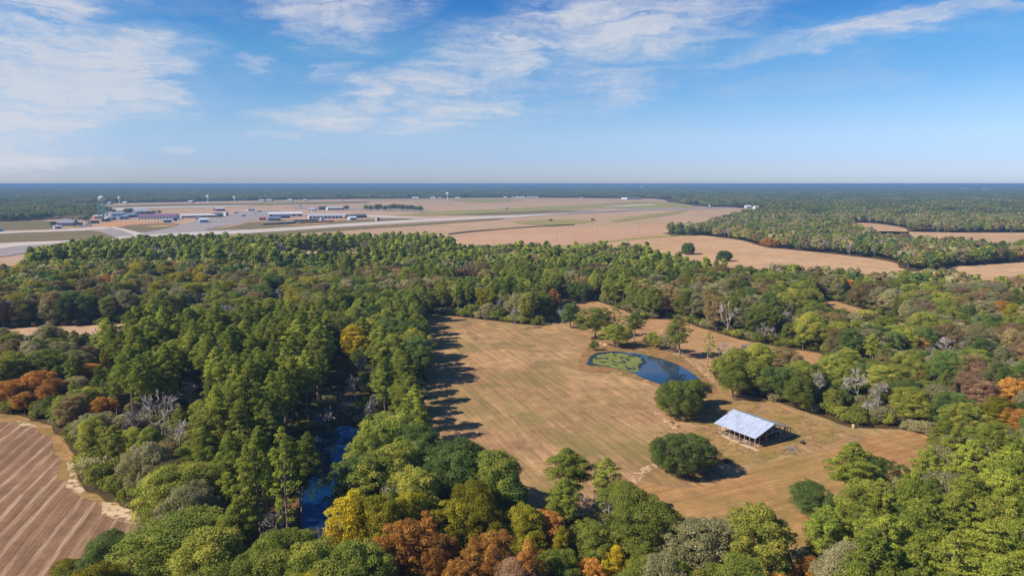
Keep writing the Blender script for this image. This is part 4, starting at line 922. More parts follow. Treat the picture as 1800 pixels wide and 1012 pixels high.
# ------------------------------------------------------------------ buildings and other built things
#BUILT_START
def C8(*c): return lin(*c)
PM = {}
def paint(c, rough=.6, metal=0., var=.10):
    k = (tuple(c), rough, metal)
    if k not in PM: g_ = sum(c)/3; PM[k] = plain('paint', tuple(v*.78 for v in lin(*[v*.72+g_*.28 for v in c])), rough, metal, var, 1.2)
    return PM[k]
M['galv'] = None
def galv():
    m, t, b = new_mat('galvanised_roof', .42, .5); b.inputs['Metallic'].default_value = .35
    p = t.node('ShaderNodeTexCoord').outputs['Object']
    sx = t.node('ShaderNodeSeparateXYZ'); t.l.new(p, sx.inputs[0])
    # sheet seams every 0.9 m, faint weathering and a few rust streaks
    s = t.math('FRACT', t.math('DIVIDE', sx.outputs[0], .9)); seam = t.rng(t.math('ABSOLUTE', t.math('SUBTRACT', s, .5)), .46, .5, 0, .35)
    n = t.noise(t.mapping(p, sc=(1, .25, 1)), 1.1, 5, .6); st = t.noise(t.mapping(p, sc=(2.2, .25, 1)), 1.6, 4, .6)
    col = t.ramp(n, [(.3, lin(182, 190, 206)), (.55, lin(208, 216, 230)), (.75, lin(222, 228, 238))])
    col = t.mix(seam, col, lin(110, 120, 138)); col = t.mix(t.rng(st, .62, .78, 0, .45), col, lin(120, 112, 110))
    t.l.new(col, b.inputs['Base Color'])
    bp = t.node('ShaderNodeBump'); bp.inputs['Strength'].default_value = .5; bp.inputs['Distance'].default_value = .03
    t.l.new(t.math('SINE', t.math('MULTIPLY', sx.outputs[0], 6.28318/.15)), bp.inputs['Height']); t.l.new(bp.outputs[0], b.inputs['Normal'])
    return m
M['galv'] = galv()
M['wood'] = plain('weathered_timber', lin(150, 128, 104), .9, 0, .3, 2.)
M['wood2'] = plain('dark_timber', lin(104, 84, 66), .9, 0, .3, 2.)
M['tyre'] = plain('tyre_rubber', (.02, .02, .02), .9)
M['glass'] = plain('window_glass', (.03, .04, .05), .1)

# --- pole barn : axis X along the ridge, Y across
def pole_barn():
    A = Vector(G(1255, 743.8, 2.95)); B = Vector(G(1328, 771.6, 2.95)); Cc = Vector(G(1392.8, 752.5, 2.95))
    L = (B-A).length; Wd = (Cc-B).length; c = (A+Cc)/2; ang = math.atan2(B.y-A.y, B.x-A.x)
    root = empty('pole_barn', (c.x, c.y, .16), ang)
    tag(root, 'open-sided wooden pole barn with a low gabled grey metal roof in the field', 'barn')
    hl, hw, he, hr = L/2, Wd/2, 2.9, 5.75   # local +Y points away from the long front eave
    inv = 1 if Vector((-math.sin(ang), math.cos(ang))).dot(Cc-B) > 0 else -1
    for s in (-1, 1):
        mb = MB(); n = 36
        for i in range(n):
            x0, x1 = -hl+2*hl*i/n, -hl+2*hl*(i+1)/n; dz = .018*math.sin(i*1.7)
            y0, z0 = 0, hr; y1, z1 = s*hw, he
            P = [(x0, y0, z0+dz), (x1, y0, z0+dz), (x1, y1, z1+dz), (x0, y1, z1+dz)]
            Q = [(a, b_, c_-.05) for a, b_, c_ in P]
            if s < 0: P = P[::-1]; Q = Q[::-1]
            mb.poly(P[::-1]); mb.poly(Q)
            mb.poly([P[2] if s > 0 else P[1], P[3] if s > 0 else P[0], Q[3] if s > 0 else Q[0], Q[2] if s > 0 else Q[1]])
            if i == 0 or i == n-1:
                xx = x0 if i == 0 else x1; mb.poly([(xx, y0, z0+dz), (xx, y1, z1+dz), (xx, y1, z1+dz-.05), (xx, y0, z0+dz-.05)])
        mb.build('roof_slope', M['galv'], root)
    mb = MB(); mb.box((0, 0, hr+.05), (2*hl+.05, .5, .05)); mb.build('ridge_cap', M['galv'], root)
    ins = .35; xs = [-hl+ins+(2*hl-2*ins)*i/8 for i in range(9)]
    def post(x, y, h): m_ = MB(); m_.box((x, y, h/2-.1), (.17, .17, h+.2)); m_.build('post', M['wood'], root)
    for x in xs:
        for s in (-1, 1): post(x, s*(hw-ins), he+.05)
    for x in xs[::2]:
        for y in (-hw*.36, hw*.36): post(x, y, he+(hr-he)*.6)
    for y in (-hw*.72, hw*.6, hw*.78): post(hl-ins, y, he+(hr-he)*(1-abs(y)/hw)-.1)
    for s, y in ((-1, -(hw-ins)), (1, hw-ins)):
        m_ = MB(); m_.box((0, y-.10*s, he-.05), (2*hl-.5, .06, .24)); m_.build('beam', M['wood'], root)
    for y in (-hw*.36, hw*.36):
        m_ = MB(); m_.box((0, y+.13, he+(hr-he)*.6-.12), (2*hl-.6, .06, .26)); m_.build('beam', M['wood2'], root)
    for x in xs[::2]:
        m_ = MB(); m_.box((x+.14, 0, he+.25), (.07, 2*hw*.80, .2))
        for s in (-1, 1): m_.tube((x+.14, 0, hr-.16), (x+.14, s*(hw-.15), he-.06), .08, n=4)
        m_.tube((x+.14, 0, hr-.2), (x+.14, 0, he+.3), .06, n=4); m_.build('roof_truss', M['wood'], root)
    m_ = MB()
    for s in (-1, 1):
        for j in range(8):
            y = s*hw*(j+.5)/8; z = hr-(hr-he)*abs(y)/hw-.13; m_.box((0, y, z), (2*hl-.1, .09, .07))
    m_.build('purlins', M['wood2'], root)
    # low board rail and clutter along the front
    m_ = MB(); m_.box((0, -(hw-ins)-.11, .55), (2*hl-1.2, .05, .18)); m_.build('rail', M['wood'], root)
    def W2(x, y, z=0.): v = Matrix.Rotation(ang, 3, 'Z') @ Vector((x, y, 0)); return (c.x+v.x, c.y+v.y, .16+z)
    r2 = random.Random(4); tones = [(196, 180, 160), (120, 96, 74), (150, 150, 155), (170, 130, 90), (90, 80, 72), (214, 206, 196), (110, 110, 116)]
    wt_ = ['leftmost', 'second', 'third', 'fourth', 'fifth', 'sixth', 'seventh']
    for i in range(7):
        x = xs[i]+(xs[1]-xs[0])*.5+.2; y = -hw+1.35+r2.uniform(-.1, .3)
        ob = empty('wooden_crate', W2(x, y), ang+r2.uniform(-.15, .15)); tag(ob, f'{wt_[i]} low slatted crate in the row under the front eave of the barn', 'crate', 'crates under the barn eave')
        mt = paint(tones[i], .85); w, d, h = r2.uniform(.9, 1.3), r2.uniform(.6, .9), r2.uniform(.45, .85); m_ = MB()
        for z in (.12, h*.5, h-.08):
            for s in (-1, 1): m_.box((0, s*d/2, z), (w, .03, h*.24)); m_.box((s*w/2, 0, z), (.03, d-.04, h*.24))
        m_.build('side_slats', mt, ob); m_ = MB(); m_.box((0, 0, .05), (w-.06, d-.06, .06)); m_.build('bottom', mt, ob)
        m_ = MB()
        for sx in (-1, 1):
            for sy in (-1, 1): m_.box((sx*(w/2-.06), sy*(d/2-.06), h/2), (.07, .07, h))
        m_.build('corner_posts', M['wood2'], ob)
    # farm tractor near the far corner of the open gable
    tr = empty('tractor', W2(hl-3.2, hw*.52), ang+R(205)); tag(tr, 'pale blue and white tractor parked under the open end of the barn', 'tractor')
    bl, wh = paint((150, 175, 205), .4), paint((225, 228, 232), .45)
    m_ = MB(); m_.box((1.15, 0, 1.05), (1.7, .75, .7)); m_.box((1.2, 0, 1.43), (1.5, .6, .08)); m_.box((2.02, 0, .95), (.1, .6, .5)); m_.build('bonnet', bl, tr)
    m_ = MB(); m_.box((-.35, 0, .85), (1.5, .8, .5)); m_.build('chassis', paint((60, 60, 64)), tr)
    m_ = MB()
    for sx, sy in ((-.95, -.55), (-.95, .55), (.25, -.55), (.25, .55)): m_.tube((sx, sy, 1.1), (sx, sy, 2.35), .045, n=6)
    m_.build('cab_frame', wh, tr); m_ = MB(); m_.box((-.35, 0, 2.4), (1.5, 1.35, .12)); m_.build('cab_roof', wh, tr)
    m_ = MB(); m_.box((-.55, 0, 1.3), (.5, .5, .15)); m_.box((-.8, 0, 1.6), (.1, .5, .5)); m_.build('seat', paint((40, 40, 40)), tr)
    for x, r_, w in ((-.75, .78, .42), (1.55, .5, .28)):
        for s in (-1, 1):
            y = s*(.72 if r_ > .6 else .62); m_ = MB(); m_.tube((x, y-w/2, r_), (x, y+w/2, r_), r_, n=20); wl = m_.build('wheel', M['tyre'], tr)
            m_ = MB(); m_.tube((x, y-w/2-.01, r_), (x, y+w/2+.01, r_), r_*.5, n=14); m_.build('rim', wh, wl)
    m_ = MB(); m_.tube((1.4, .2, 1.4), (1.4, .2, 2.2), .04, n=6); m_.build('exhaust', paint((60, 60, 60)), tr)
    # farm trailer beside it
    tl = empty('farm_trailer', W2(hl-4.0, -hw*.05), ang+R(90)); tag(tl, 'dark flatbed trailer standing in the shade in the middle of the barn', 'trailer')
    m_ = MB(); m_.box((0, 0, .8), (3.6, 1.8, .12)); m_.build('bed', M['wood2'], tl); m_ = MB()
    for s in (-1, 1): m_.box((0, s*.9, 1.05), (3.6, .05, .4))
    m_.build('side_boards', M['wood2'], tl); m_ = MB(); m_.tube((1.8, 0, .7), (3.2, 0, .55), .05); m_.build('drawbar', paint((80, 80, 84)), tl)
    for s in (-1, 1): m_ = MB(); m_.tube((-.2, s*.8-.1, .38), (-.2, s*.8+.1, .38), .38, n=16); m_.build('wheel', M['tyre'], tl)
pole_barn()

def brush_pile(px, py, w, label, cat, seed, mat, name='brush_pile', hh=.7):
    x, y = G(px, py); rs = np.random.default_rng(seed); mb = MB()
    for i in range(70):
        a = rs.uniform(0, 6.28); r = abs(rs.normal(0, .38))*w/2; p = Vector((r*math.cos(a), r*math.sin(a)*.8, rs.uniform(.02, hh*(1-r/w))))
        d = Vector((rs.normal(), rs.normal(), rs.normal()*.22)).normalized()*rs.uniform(.5, 1.3); mb.tube(p-d, p+d, rs.uniform(.03, .08), .02, 4)
    o = mb.build(name, mat, loc=(x, y, .1)); tag(o, label, cat)
brush_pile(1390, 790, 5.2, 'grey heap of dead branches in the grass before the open end of the barn', 'brush pile', 3, M['twig'])
brush_pile(1278, 811, 4.2, 'dark heap of old logs beside the shadow of the dome-shaped oak', 'log pile', 5, M['wood2'], 'log_pile', .8)
def cart():
    x, y = G(1410, 780); r = empty('garden_cart', (x, y, .1), R(30)); tag(r, 'small two-wheeled cart with raised handles beside the brush pile', 'cart')
    m_ = MB(); m_.box((0, 0, .62), (1.1, .7, .06)); m_.box((-.5, 0, .8), (.06, .7, .4)); m_.box((.5, 0, .8), (.06, .7, .4)); m_.build('tray', paint((70, 72, 80)), r)
    m_ = MB(); m_.tube((-.5, -.3, .65), (-1.3, -.3, 1.2), .03); m_.tube((-.5, .3, .65), (-1.3, .3, 1.2), .03); m_.build('handles', paint((190, 190, 196)), r)
    for s in (-1, 1): m_ = MB(); m_.tube((.1, s*.42-.06, .35), (.1, s*.42+.06, .35), .35, n=14); m_.build('wheel', M['tyre'], r)
cart()
def marker(px, py, c, label):
    x, y = G(px, py); mb = MB(); mb.lathe([(.0, .0), (.42, .0), (.42, .35), (.46, .4), (.46, .7), (.42, .75), (.42, 1.1), (0, 1.12)], 16); o = mb.build('barrel', paint(c), loc=(x, y, .1)); tag(o, label, 'barrel')
marker(1500, 752, (226, 206, 110), 'small yellow barrel at the foot of the hedge right of the barn')

# --- gabled building between two base points seen in the photograph
def bld(label, x0, y0, x1, y1, depth, h, wall, roof, rh=None, name='building', cat='building', doors=3, flat=False, grp=None, win=0, dcol=(60, 62, 70)):
    a, b = Vector(G(x0, y0)), Vector(G(x1, y1)); L = (b-a).length; ang = math.atan2(b.y-a.y, b.x-a.x)
    n = Vector((-math.sin(ang), math.cos(ang))); c = (a+b)/2+n*depth/2; h *= .82; r = empty(name, (c.x, c.y, .9 if a.y > 620 else .1), ang); tag(r, label, cat, grp)
    hl, hd = L/2, depth/2; rh = depth*.16 if rh is None else rh
    w = MB(); w.box((0, 0, h/2-.6), (L, depth, h+1.2)); 
    if not flat:
        for s in (-1, 1): w.poly([(s*hl, -hd, h), (s*hl, hd, h), (s*hl, 0, h+rh)][::s])
    w.build('wall', paint(wall), r)
    m_ = MB(); e = .5
    if flat: m_.box((0, 0, h+.2), (L+.6, depth+.6, .4))
    else:
        sl = rh/hd
        for s in (-1, 1):
            P = [(-hl-e, 0, h+rh+.08), (hl+e, 0, h+rh+.08), (hl+e, s*(hd+e), h-sl*e+.08), (-hl-e, s*(hd+e), h-sl*e+.08)]; Q = [(p[0], p[1], p[2]+.22) for p in P]
            m_.poly(P[::s]); m_.poly(Q[::-s]); 
            for i in range(4): m_.poly([P[i], P[(i+1) % 4], Q[(i+1) % 4], Q[i]])
    m_.build('roof', paint(roof, .5), r)
    for i in range(doors):
        x = -hl+L*(i+.5)/doors; dw = min(L/doors*.5, 4.5); m_ = MB(); m_.box((x, -hd-.06, h*.36), (dw, .1, h*.72)); m_.build('door', paint(dcol), r)
    for i in range(win):
        x = -hl+L*(i+.5)/win; m_ = MB(); m_.box((x, -hd-.05, h*.58), (min(1.8, L/win*.45), .08, 1.2)); m_.build('window', M['glass'], r)
    return r
WHT, GRY, NAV = (225, 222, 220), (150, 148, 155), (70, 84, 104)
bld('grey-roofed hall with a row of dark windows at the left end of the airfield buildings', 101, 398, 129, 397.5, 34, 6, (186, 180, 174), (165, 160, 172), doors=0, win=8, name='hall', cat='hall')
bld('dark blue-green block at the right end of the grey hall', 129.5, 399, 146, 398.5, 16, 7, (58, 84, 100), (66, 76, 84), flat=True, doors=1)
bld('small white cabin in front of the grey hall', 95.5, 402.5, 109, 402, 9, 4, (226, 228, 234), (190, 196, 208), doors=1, win=2, name='cabin', cat='cabin', dcol=(110, 140, 180))
bld('blue-roofed white shed at the left edge of the airfield', -8, 408, 6, 407, 12, 5, (222, 226, 232), (120, 160, 205), doors=1, name='shed', cat='shed')
bld('low mauve-roofed trailer row between grey hall and water tower', 160, 393, 175, 392, 8, 4, (110, 96, 96), (140, 122, 120), doors=3, name='shed', cat='shed')
bld('white shed with orange end behind the water tower foot', 166, 384.5, 181, 384, 14, 5, (214, 120, 90), (235, 232, 228), doors=0, name='shed', cat='shed')
bld('long white shed right of the water tower foot', 192, 386.5, 210, 385.5, 14, 5, (230, 230, 232), (200, 200, 208), doors=4, name='shed', cat='shed')
bld('dark low workshop in front of the long white shed', 180, 389.5, 194, 389, 8, 4, (60, 58, 62), (84, 80, 84), doors=0, flat=True, name='workshop', cat='workshop')
bld('pale lilac-roofed hall behind the long white shed', 196, 381, 224, 379, 24, 6, (205, 205, 222), (188, 184, 196), doors=3, name='hall', cat='hall')
bld('light blue-walled hall left of the purple roof', 210, 386, 226, 384.5, 12, 6, (176, 190, 226), (196, 204, 226), doors=2, name='hall', cat='hall')
bld('blue-green long hall between lilac hall and purple roof', 225, 383, 244, 381.5, 16, 6, (96, 140, 176), (140, 176, 206), doors=2, name='hall', cat='hall')
bld('tan hall on the bare yard behind the water tower', 196, 375, 214, 375, 40, 7, (205, 182, 152), (214, 196, 172), doors=3, name='hall', cat='hall')
bld('grey-roofed white hall beside the row of dark bushes', 236, 376.5, 262, 376, 45, 6, (205, 200, 200), (176, 176, 184), doors=2, name='hall', cat='hall')
bld('very long purple-roofed building of the airfield', 242, 386, 308, 385.5, 30, 6.5, (226, 222, 226), (148, 96, 130), doors=12, name='exhibition_hall', cat='hall', dcol=(90, 84, 96))
bld('small white and dark kiosk in front of the purple-roofed building', 288, 391.5, 302, 391, 10, 5, (120, 122, 132), (205, 205, 210), doors=2, name='kiosk', cat='kiosk')
bld('bright blue block at the right end of the purple-roofed building', 305, 388.5, 312, 388.3, 10, 6, (72, 112, 172), (96, 132, 190), flat=True, doors=1)
bld('long cream-white roofed shed in the middle of the airfield', 319, 383.5, 382, 382, 20, 5, (196, 186, 176), (236, 230, 222), doors=10, name='exhibition_hall', cat='hall', dcol=(120, 112, 108))
bld('blue-roofed hall with yellow front at the end of the long cream shed', 380, 382, 393, 381, 16, 7, (196, 206, 70), (92, 132, 190), doors=1, name='hall', cat='hall', dcol=(70, 110, 180))
bld('narrow tall white block on the apron right of the yellow front', 397, 379.5, 402, 379.3, 10, 9, (214, 214, 206), (150, 160, 172), flat=True, doors=1)
bld('white-roofed shed with dark red end at the back of the apron', 380, 371, 396, 370.6, 24, 6, (140, 52, 62), (226, 222, 218), doors=4, name='shed', cat='shed', dcol=(60, 40, 50))
bld('small white box building at the back of the apron', 429.5, 371, 436.5, 371, 14, 6, (238, 236, 232), (222, 220, 216), flat=True, doors=0, name='shed', cat='shed')
bld('low grey cabins right of the small white box building', 439, 371, 444, 371, 14, 5, (150, 152, 160), (170, 172, 180), flat=True, doors=1, name='shed', cat='shed')
bld('pale blue and white hangar standing alone on the near apron', 351, 392, 367, 391.6, 18, 6.5, (150, 190, 226), (222, 234, 244), rh=2.5, doors=1, name='hangar', cat='hangar', dcol=(96, 150, 206))
bld('low white cabin pair behind the pale blue hangar', 342, 385.5, 352, 385.3, 10, 3.5, (232, 228, 224), (214, 206, 200), flat=True, doors=2, name='cabin', cat='cabin')
bld('low red building right of the apron', 456, 387.5, 468, 387.3, 16, 4.5, (176, 66, 62), (205, 110, 104), doors=2, name='shed', cat='shed')
bld('grey-blue roofed shed beside the low red building', 471, 388.3, 493, 388, 18, 5, (130, 140, 156), (132, 146, 170), doors=3, name='shed', cat='shed')
bld('long white-roofed hall behind the blue front', 472, 381.5, 532, 380.5, 22, 7, (214, 208, 204), (240, 238, 236), doors=6, name='exhibition_hall', cat='hall')
bld('long blue-fronted hall against the white-roofed one', 480, 384, 510, 383.5, 10, 6, (84, 104, 156), (110, 124, 172), doors=4, name='hall', cat='hall')
bld('long grey and white hall in the centre of the airfield', 543, 385, 602, 384, 30, 6.5, (226, 224, 224), (198, 194, 196), doors=9, name='exhibition_hall', cat='hall')
bld('long low tan-roofed shelter on the near grass', 463, 396, 520, 393, 9, 3, (96, 80, 66), (222, 198, 168), flat=True, doors=0, name='shelter', cat='shelter')
bld('dark grey-roofed shelter behind the orange-tan one', 519, 390.5, 560, 389, 14, 3.5, (76, 68, 66), (120, 112, 114), flat=True, doors=0, name='shelter', cat='shelter')
bld('long low orange-tan roofed shelter on the near grass', 528, 393.5, 587, 390.5, 8, 3, (92, 76, 62), (214, 172, 126), flat=True, doors=0, name='shelter', cat='shelter')
bld('small pale blue roofed stand beside the shelters', 565, 387.5, 570, 387.3, 8, 4, (160, 180, 200), (150, 176, 206), doors=1, name='kiosk', cat='kiosk')
bld('navy roofed hall right of the long grey and white hall', 613, 384, 645, 383, 20, 5.5, (86, 88, 104), (110, 112, 130), doors=4, name='hall', cat='hall')
bld('blue and white tent-like shed in front of the navy hall', 615, 387, 627.5, 386.6, 12, 5, (196, 210, 240), (238, 240, 246), rh=2.2, doors=1, name='shed', cat='shed')
bld('dark blue shed at the far edge of the white sheds', 562, 369, 575, 368.8, 24, 6, (58, 64, 92), (78, 84, 108), doors=2, name='shed', cat='shed')
bld('far white shed row left of the lone dark tree', 576, 369.5, 605, 369, 24, 6, (222, 218, 212), (205, 200, 198), doors=5, name='shed', cat='shed')
bld('far low shed with dark opening left of the dark blue shed', 541, 371, 553, 371, 18, 5, (226, 222, 216), (196, 200, 196), doors=2, name='shed', cat='shed')
bld('small white hut with dark top beside the runway', 662.5, 388.5, 668, 388.3, 7, 6, (216, 212, 206), (92, 90, 90), flat=True, doors=1, name='hut', cat='hut')
bld('long white building at the far edge of the airfield in front of the forest', 1102, 350.6, 1128, 350.4, 60, 9, (226, 224, 220), (206, 204, 204), flat=True, doors=8, name='warehouse', cat='warehouse')
HS = [(900, 349, 5), (907, 348.6, 6), (915, 348.8, 8), (926, 348.4, 6), (933, 348.6, 7), (942, 348.8, 4), (724, 350, 12), (757, 350, 8), (770, 350, 6), (800, 350, 8), (597, 352.5, 6), (505, 354, 8), (455, 354.6, 8), (467, 354.4, 10), (533, 353.8, 5), (330, 357, 7), (215, 358.6, 6), (189, 359.5, 5), (1020, 349, 5), (1249, 363, 4), (1312, 366.4, 9), (1327, 367.5, 7), (140, 364, 9), (885, 349, 6)]
HC = [WHT, (236, 234, 230), (215, 210, 205), (230, 226, 222), (205, 200, 200), (228, 222, 212), (190, 205, 225), (240, 238, 234), (205, 190, 176)]
PLC = ['left end of the white cluster at the airfield far edge', 'second of the white cluster at the airfield far edge', 'largest of the white cluster at the airfield far edge', 'fourth of the white cluster at the airfield far edge', 'fifth of the white cluster at the airfield far edge', 'right end of the white cluster at the airfield far edge',
       'beyond the airfield grove', 'left of the small tower beyond the grove', 'just left of the tower beyond the grove', 'right of the small tower beyond the grove', 'with reddish roof at the forest edge behind the white sheds', 'at the forest edge behind the blue-fronted hall', 'at the forest edge behind the low red building', 'beside another at the forest edge behind the red building',
       'at the forest edge between two pale ones', 'at the forest edge behind the cream shed', 'right of the small white tower by the forest', 'left of the small white tower by the forest', 'with brown roof at the far forest edge', 'at the right end of the far green strip', 'under the trees at the right end of the airfield', 'last under the trees at the right end of the airfield', 'among the trees left of the water tower', 'left of the white cluster at the far edge']
for i, (x, y, w) in enumerate(HS):
    rc = (176, 100, 84) if i in (10, 18) else HC[(i*5+2) % 9]
    bld('pale low house '+PLC[i], x, y, x+w, y, 14+w, 6, HC[i % 9], rc, doors=1, name='house', cat='house', grp='pale houses along the forest edge')

def water_tower(px, py, H, rt, label, legs=6, col=(226, 232, 230), lc=(90, 170, 158), sphere=False):
    x, y = G(px, py); r = empty('water_tower', (x, y, .3)); tag(r, label, 'water tower'); t = paint(col, .45); l = paint(lc, .6)
    if sphere:
        m_ = MB(); m_.lathe([(rt*.45, 0), (rt*.25, H*.12), (rt*.2, H*.55), (rt*.35, H*.62)], 14); m_.build('stem', l, r)
        m_ = MB(); m_.lathe([(rt*.3, H*.60), (rt*.85, H*.68), (rt, H*.78), (rt*.92, H*.88), (rt*.5, H*.97), (0, H)], 20); m_.build('tank', t, r, smooth=True); return
    zb, zt = H*.80, H*.885; m_ = MB(); m_.lathe([(0, zb-H*.06), (rt*.55, zb-H*.045), (rt*.9, zb-H*.015), (rt, zb+H*.01), (rt, zt), (rt*1.02, zt+.1), (rt*.86, zt+H*.035), (rt*.55, zt+H*.06), (rt*.2, zt+H*.075), (.5, zt+H*.078)], 28); m_.build('tank', t, r, smooth=True)
    m_ = MB(); m_.tube((0, 0, zt+H*.07), (0, 0, H), .7, .5, 8); m_.build('vent', t, r)
    m_ = MB(); m_.tube((0, 0, 0), (0, 0, zb-H*.05), 1.1, n=10); m_.build('riser', l, r)
    for k in range(legs):
        a = 6.28318*k/legs+.2; m_ = MB(); m_.tube((rt*1.38*math.cos(a), rt*1.38*math.sin(a), 0), (rt*math.cos(a), rt*math.sin(a), zb+.4), .62, n=8); m_.build('leg', l, r)
    m_ = MB()
    for z in (H*.22, H*.42, H*.61):
        R_ = rt*(1.38-.38*z/zb)
        for k in range(legs):
            a, b = 6.28318*k/legs+.2, 6.28318*(k+1)/legs+.2; m_.tube((R_*math.cos(a), R_*math.sin(a), z), (R_*math.cos(b), R_*math.sin(b), z), .26, n=5)
            z2 = z-H*.19; R2 = rt*(1.38-.38*z2/zb); m_.tube((R_*math.cos(a), R_*math.sin(a), z), (R2*math.cos(b), R2*math.sin(b), z2), .13, n=4); m_.tube((R_*math.cos(b), R_*math.sin(b), z), (R2*math.cos(a), R2*math.sin(a), z2), .13, n=4)
    m_.build('bracing', l, r)
    m_ = MB()
    for k in range(28):
        a, b = 6.28318*k/28, 6.28318*(k+1)/28; q = rt*1.12; m_.tube((q*math.cos(a), q*math.sin(a), zb+1.2), (q*math.cos(b), q*math.sin(b), zb+1.2), .09, n=4); m_.tube((q*math.cos(a), q*math.sin(a), zb+.1), (q*math.cos(a), q*math.sin(a), zb+1.2), .06, n=4)
    m_.build('balcony', l, r)
water_tower(182, 386, 51, 6.6, 'tall water tower with a white tank on teal legs at the airfield', 6)
water_tower(210.5, 358.5, 28, 5.5, 'small white water tower by the forest right of the tall one', 6, (240, 240, 240), (225, 225, 228), True)
water_tower(366, 356, 30, 7, 'white water tower at the forest edge behind the cream shed', 6, (240, 238, 238), (225, 225, 228), True)
water_tower(412.5, 355.5, 24, 6, 'slim white water tower at the forest edge behind the apron', 6, (240, 240, 240), (232, 230, 228), True)
water_tower(787, 350.5, 34, 8, 'white water tower beyond the airfield grove', 6, (242, 242, 242), (228, 228, 230), True)
water_tower(1128, 335, 50, 17, 'pale green-white water tower rising from the distant forest in the centre', 6, (226, 236, 228), (196, 206, 204), True)
water_tower(554, 331, 70, 16, 'distant white water tower on the horizon left of centre', 6, (238, 238, 240), (225, 225, 228), True)
water_tower(1103, 330, 70, 20, 'tiny white tank on the horizon near the centre', 6, (240, 240, 244), (225, 225, 228), True)
water_tower(1261, 330.5, 66, 14, 'slim white tower on the horizon right of centre', 6, (236, 236, 240), (225, 225, 228), True)
water_tower(1594, 329, 66, 34, 'wide bright white tank on the horizon at the right', 6, (246, 246, 250), (225, 225, 228), True)
water_tower(1367, 330, 68, 13, 'thin white tower on the horizon above the right woods', 6, (240, 240, 244), (225, 225, 228), True)
for i, (x, y, w, lb) in enumerate([(817, 332.6, 14, 'wide white warehouse far in the forest centre'), (1698, 335, 7, 'white roof far in the forest at the right'), (1736, 336.5, 8, 'second white roof far in the forest at the right'), (1382, 343.5, 6, 'small white roof in the forest right of the airfield'), (1390, 379, 6, 'small white roof among trees behind the wooded tongue'), (1254, 332.2, 10, 'low white building left of the slim horizon tower'), (1268, 332.4, 10, 'pinkish building right of the slim horizon tower')]):
    dd = G(x, y)[1]; bld(lb, x, y, x+w, y, dd*.012, max(8, min(28, dd*.0045)), (236, 234, 232), (242, 240, 238), flat=True, doors=0, name='warehouse', cat='warehouse')

# --- vehicles and poles on the airfield
def vehicle(px, py, ang, kind, c, label, name):
    x, y = G(px, py); r = empty(name, (x, y, .9), ang); tag(r, label, name.replace('_', ' ')); p = paint(c, .35); g = M['glass']
    if kind == 'car':
        m_ = MB(); m_.box((0, 0, .65), (4.4, 1.8, .6)); m_.build('body', p, r); m_ = MB(); m_.box((-.2, 0, 1.2), (2.3, 1.6, .5)); m_.build('cabin', g, r); m_ = MB(); m_.box((-.2, 0, 1.47), (2.0, 1.5, .06)); m_.build('roof', p, r); wx, wr = (-1.4, 1.4), .34
    else:
        m_ = MB(); m_.box((-1.2, 0, 2.1), (7.2, 2.5, 2.9)); m_.build('box', p, r); m_ = MB(); m_.box((3.5, 0, 1.5), (1.9, 2.3, 1.9)); m_.build('cab', paint((210, 210, 214), .35), r); m_ = MB(); m_.box((4.46, 0, 1.9), (.06, 2.0, .8)); m_.build('windscreen', g, r); wx, wr = (-3.4, 3.3), .5
    for sx in wx:
        for sy in (-1, 1): m_ = MB(); m_.tube((sx, sy*.75, wr), (sx, sy*.98, wr), wr, n=10); m_.build('wheel', M['tyre'], r)
for a in [(137, 400.5, .1, 'truck', (236, 190, 60), 'yellow box truck in front of the dark blue-green block', 'truck'), (143, 400, .1, 'truck', (150, 170, 220), 'pale blue box truck right of the yellow truck', 'truck'), (148.5, 397.5, .05, 'truck', (240, 240, 240), 'white box truck beside the dark blue-green block', 'truck'),
          (157, 397, .2, 'truck', (200, 205, 214), 'grey-white box truck under the low mauve roofs', 'truck'), (158, 398.5, .1, 'car', (70, 60, 110), 'dark violet car parked near the grey-white truck', 'car'), (196, 389.5, .2, 'car', (50, 50, 56), 'dark car in front of the long white shed', 'car'), (188, 391, .2, 'car', (214, 214, 220), 'white car beside the dark workshop', 'car'),
          (416, 376, .3, 'truck', (70, 60, 60), 'dark truck on the back of the apron', 'truck'), (419, 374, .1, 'truck', (240, 236, 232), 'white truck beside the dark truck on the back apron', 'truck'), (449, 376, .4, 'car', (50, 56, 90), 'dark blue car on the apron', 'car'), (457, 373.5, .2, 'truck', (96, 104, 130), 'blue-grey truck at the right of the apron', 'truck'), (429.5, 381, .2, 'truck', (70, 84, 96), 'dark grey truck in the middle of the apron', 'truck'),
          (355, 373, 0, 'truck', (236, 226, 214), 'cream truck on the yard behind the cream shed', 'truck'), (502, 367, .1, 'car', (150, 70, 60), 'reddish car on the track behind the blue-fronted hall', 'car'), (529, 364, .1, 'truck', (60, 56, 56), 'dark truck on the far track near the smoke-grey yard', 'truck'), (671, 373, .1, 'truck', (240, 240, 240), 'white truck just below the airfield grove', 'truck'), (791, 361, .2, 'truck', (236, 236, 232), 'white truck alone on the far field right of the grove', 'truck'), (840, 370, .1, 'truck', (230, 214, 200), 'pale truck on the grass near the far taxiway', 'truck'), (892, 368, 0, 'truck', (50, 52, 50), 'dark machine on the green strip in the centre', 'truck'), (969, 389, .1, 'truck', (90, 70, 50), 'brown machine on the yellow-green patch', 'truck'), (1043, 388, 0, 'truck', (70, 58, 44), 'dark machine at the right tip of the yellow-green patch', 'truck'), (796, 381, 1.5, 'car', (120, 60, 50), 'small dark red car on the runway edge', 'car')]:
    vehicle(*a)
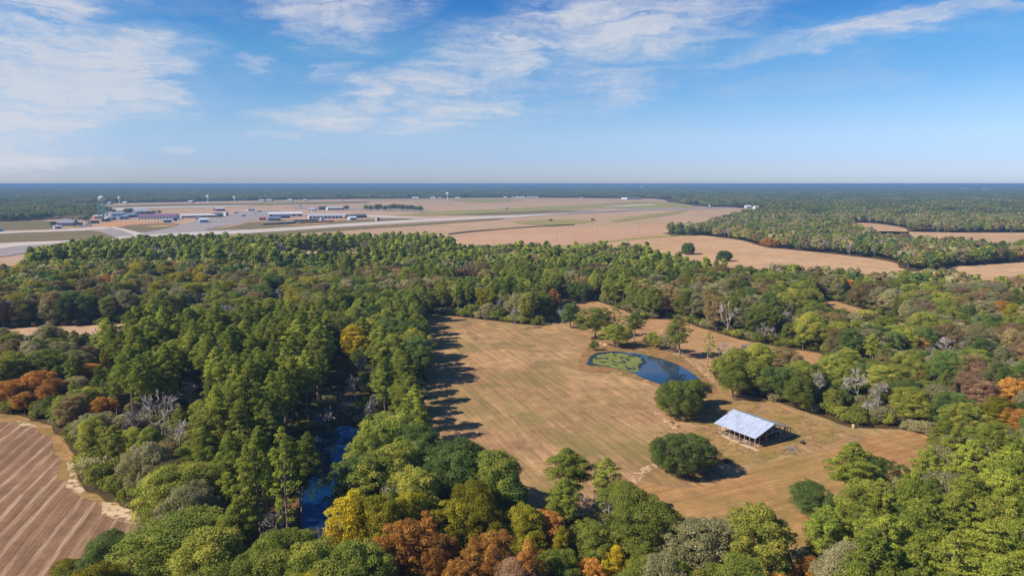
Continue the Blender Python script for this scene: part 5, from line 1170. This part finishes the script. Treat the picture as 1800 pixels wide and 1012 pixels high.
for i, (px, py, h) in enumerate([(200, 393, 9), (212, 396, 9), (222, 398, 10), (234, 399, 10), (246, 398, 10), (262, 396, 10), (278, 394, 10), (296, 394, 10), (316, 386, 11), (335, 388, 10), (352, 398, 10), (366, 398, 10), (381, 396, 10), (396, 394, 10), (412, 391, 10), (425, 388, 10), (440, 386, 10), (452, 383, 10)]):
    x, y = G(px, py); r = empty('light_pole', (x, y, .3)); W_ = ['first', 'second', 'third', 'fourth', 'fifth', 'sixth', 'seventh', 'eighth', 'ninth', 'tenth', 'eleventh', 'twelfth', 'thirteenth', 'fourteenth', 'fifteenth', 'sixteenth', 'seventeenth', 'last']
    tag(r, f'{W_[i]} slim dark lamp pole from the left along the airfield yard and apron', 'light pole', 'light poles on the airfield')
    m_ = MB(); m_.tube((0, 0, -.3), (0, 0, h), .16, .1, 6); m_.build('mast', paint((110, 104, 104)), r); m_ = MB(); m_.box((0, 0, h+.05), (1.6, .3, .16)); m_.build('lamp', paint((150, 150, 150)), r)
for i, (px, py) in enumerate([(868, 438), (978, 424), (1050, 415), (1123, 412)]):
    x, y = G(px, py); r = empty('utility_pole', (x, y, .1)); tag(r, ['leftmost', 'second', 'third', 'rightmost'][i]+' wooden utility pole standing in the reddish field beyond the woods', 'utility pole', 'utility poles in the reddish field')
    m_ = MB(); m_.tube((0, 0, -.3), (0, 0, 11), .17, .12, 7); m_.build('pole', M['wood2'], r); m_ = MB(); m_.box((0, .17, 10.2), (2.4, .12, .14)); m_.build('crossarm', M['wood2'], r)
#BUILT_END

# ------------------------------------------------------------------ haze
def haze():
    m = bpy.data.materials.new('haze'); m.use_nodes = True; t = NT(m.node_tree); t.n.clear()
    out = t.node('ShaderNodeOutputMaterial'); v = t.node('ShaderNodeVolumePrincipled')
    v.inputs['Color'].default_value = (.23, .40, .63, 1); v.inputs['Density'].default_value = HAZE; v.inputs['Anisotropy'].default_value = .0
    t.l.new(v.outputs[0], out.inputs['Volume'])
    mb = MB(); mb.box((0, 17500, 37.7), (64000, 39000, 78)); o = mb.build('haze', m); o['kind'] = 'stuff'
HAZE = 1.6e-4
haze()
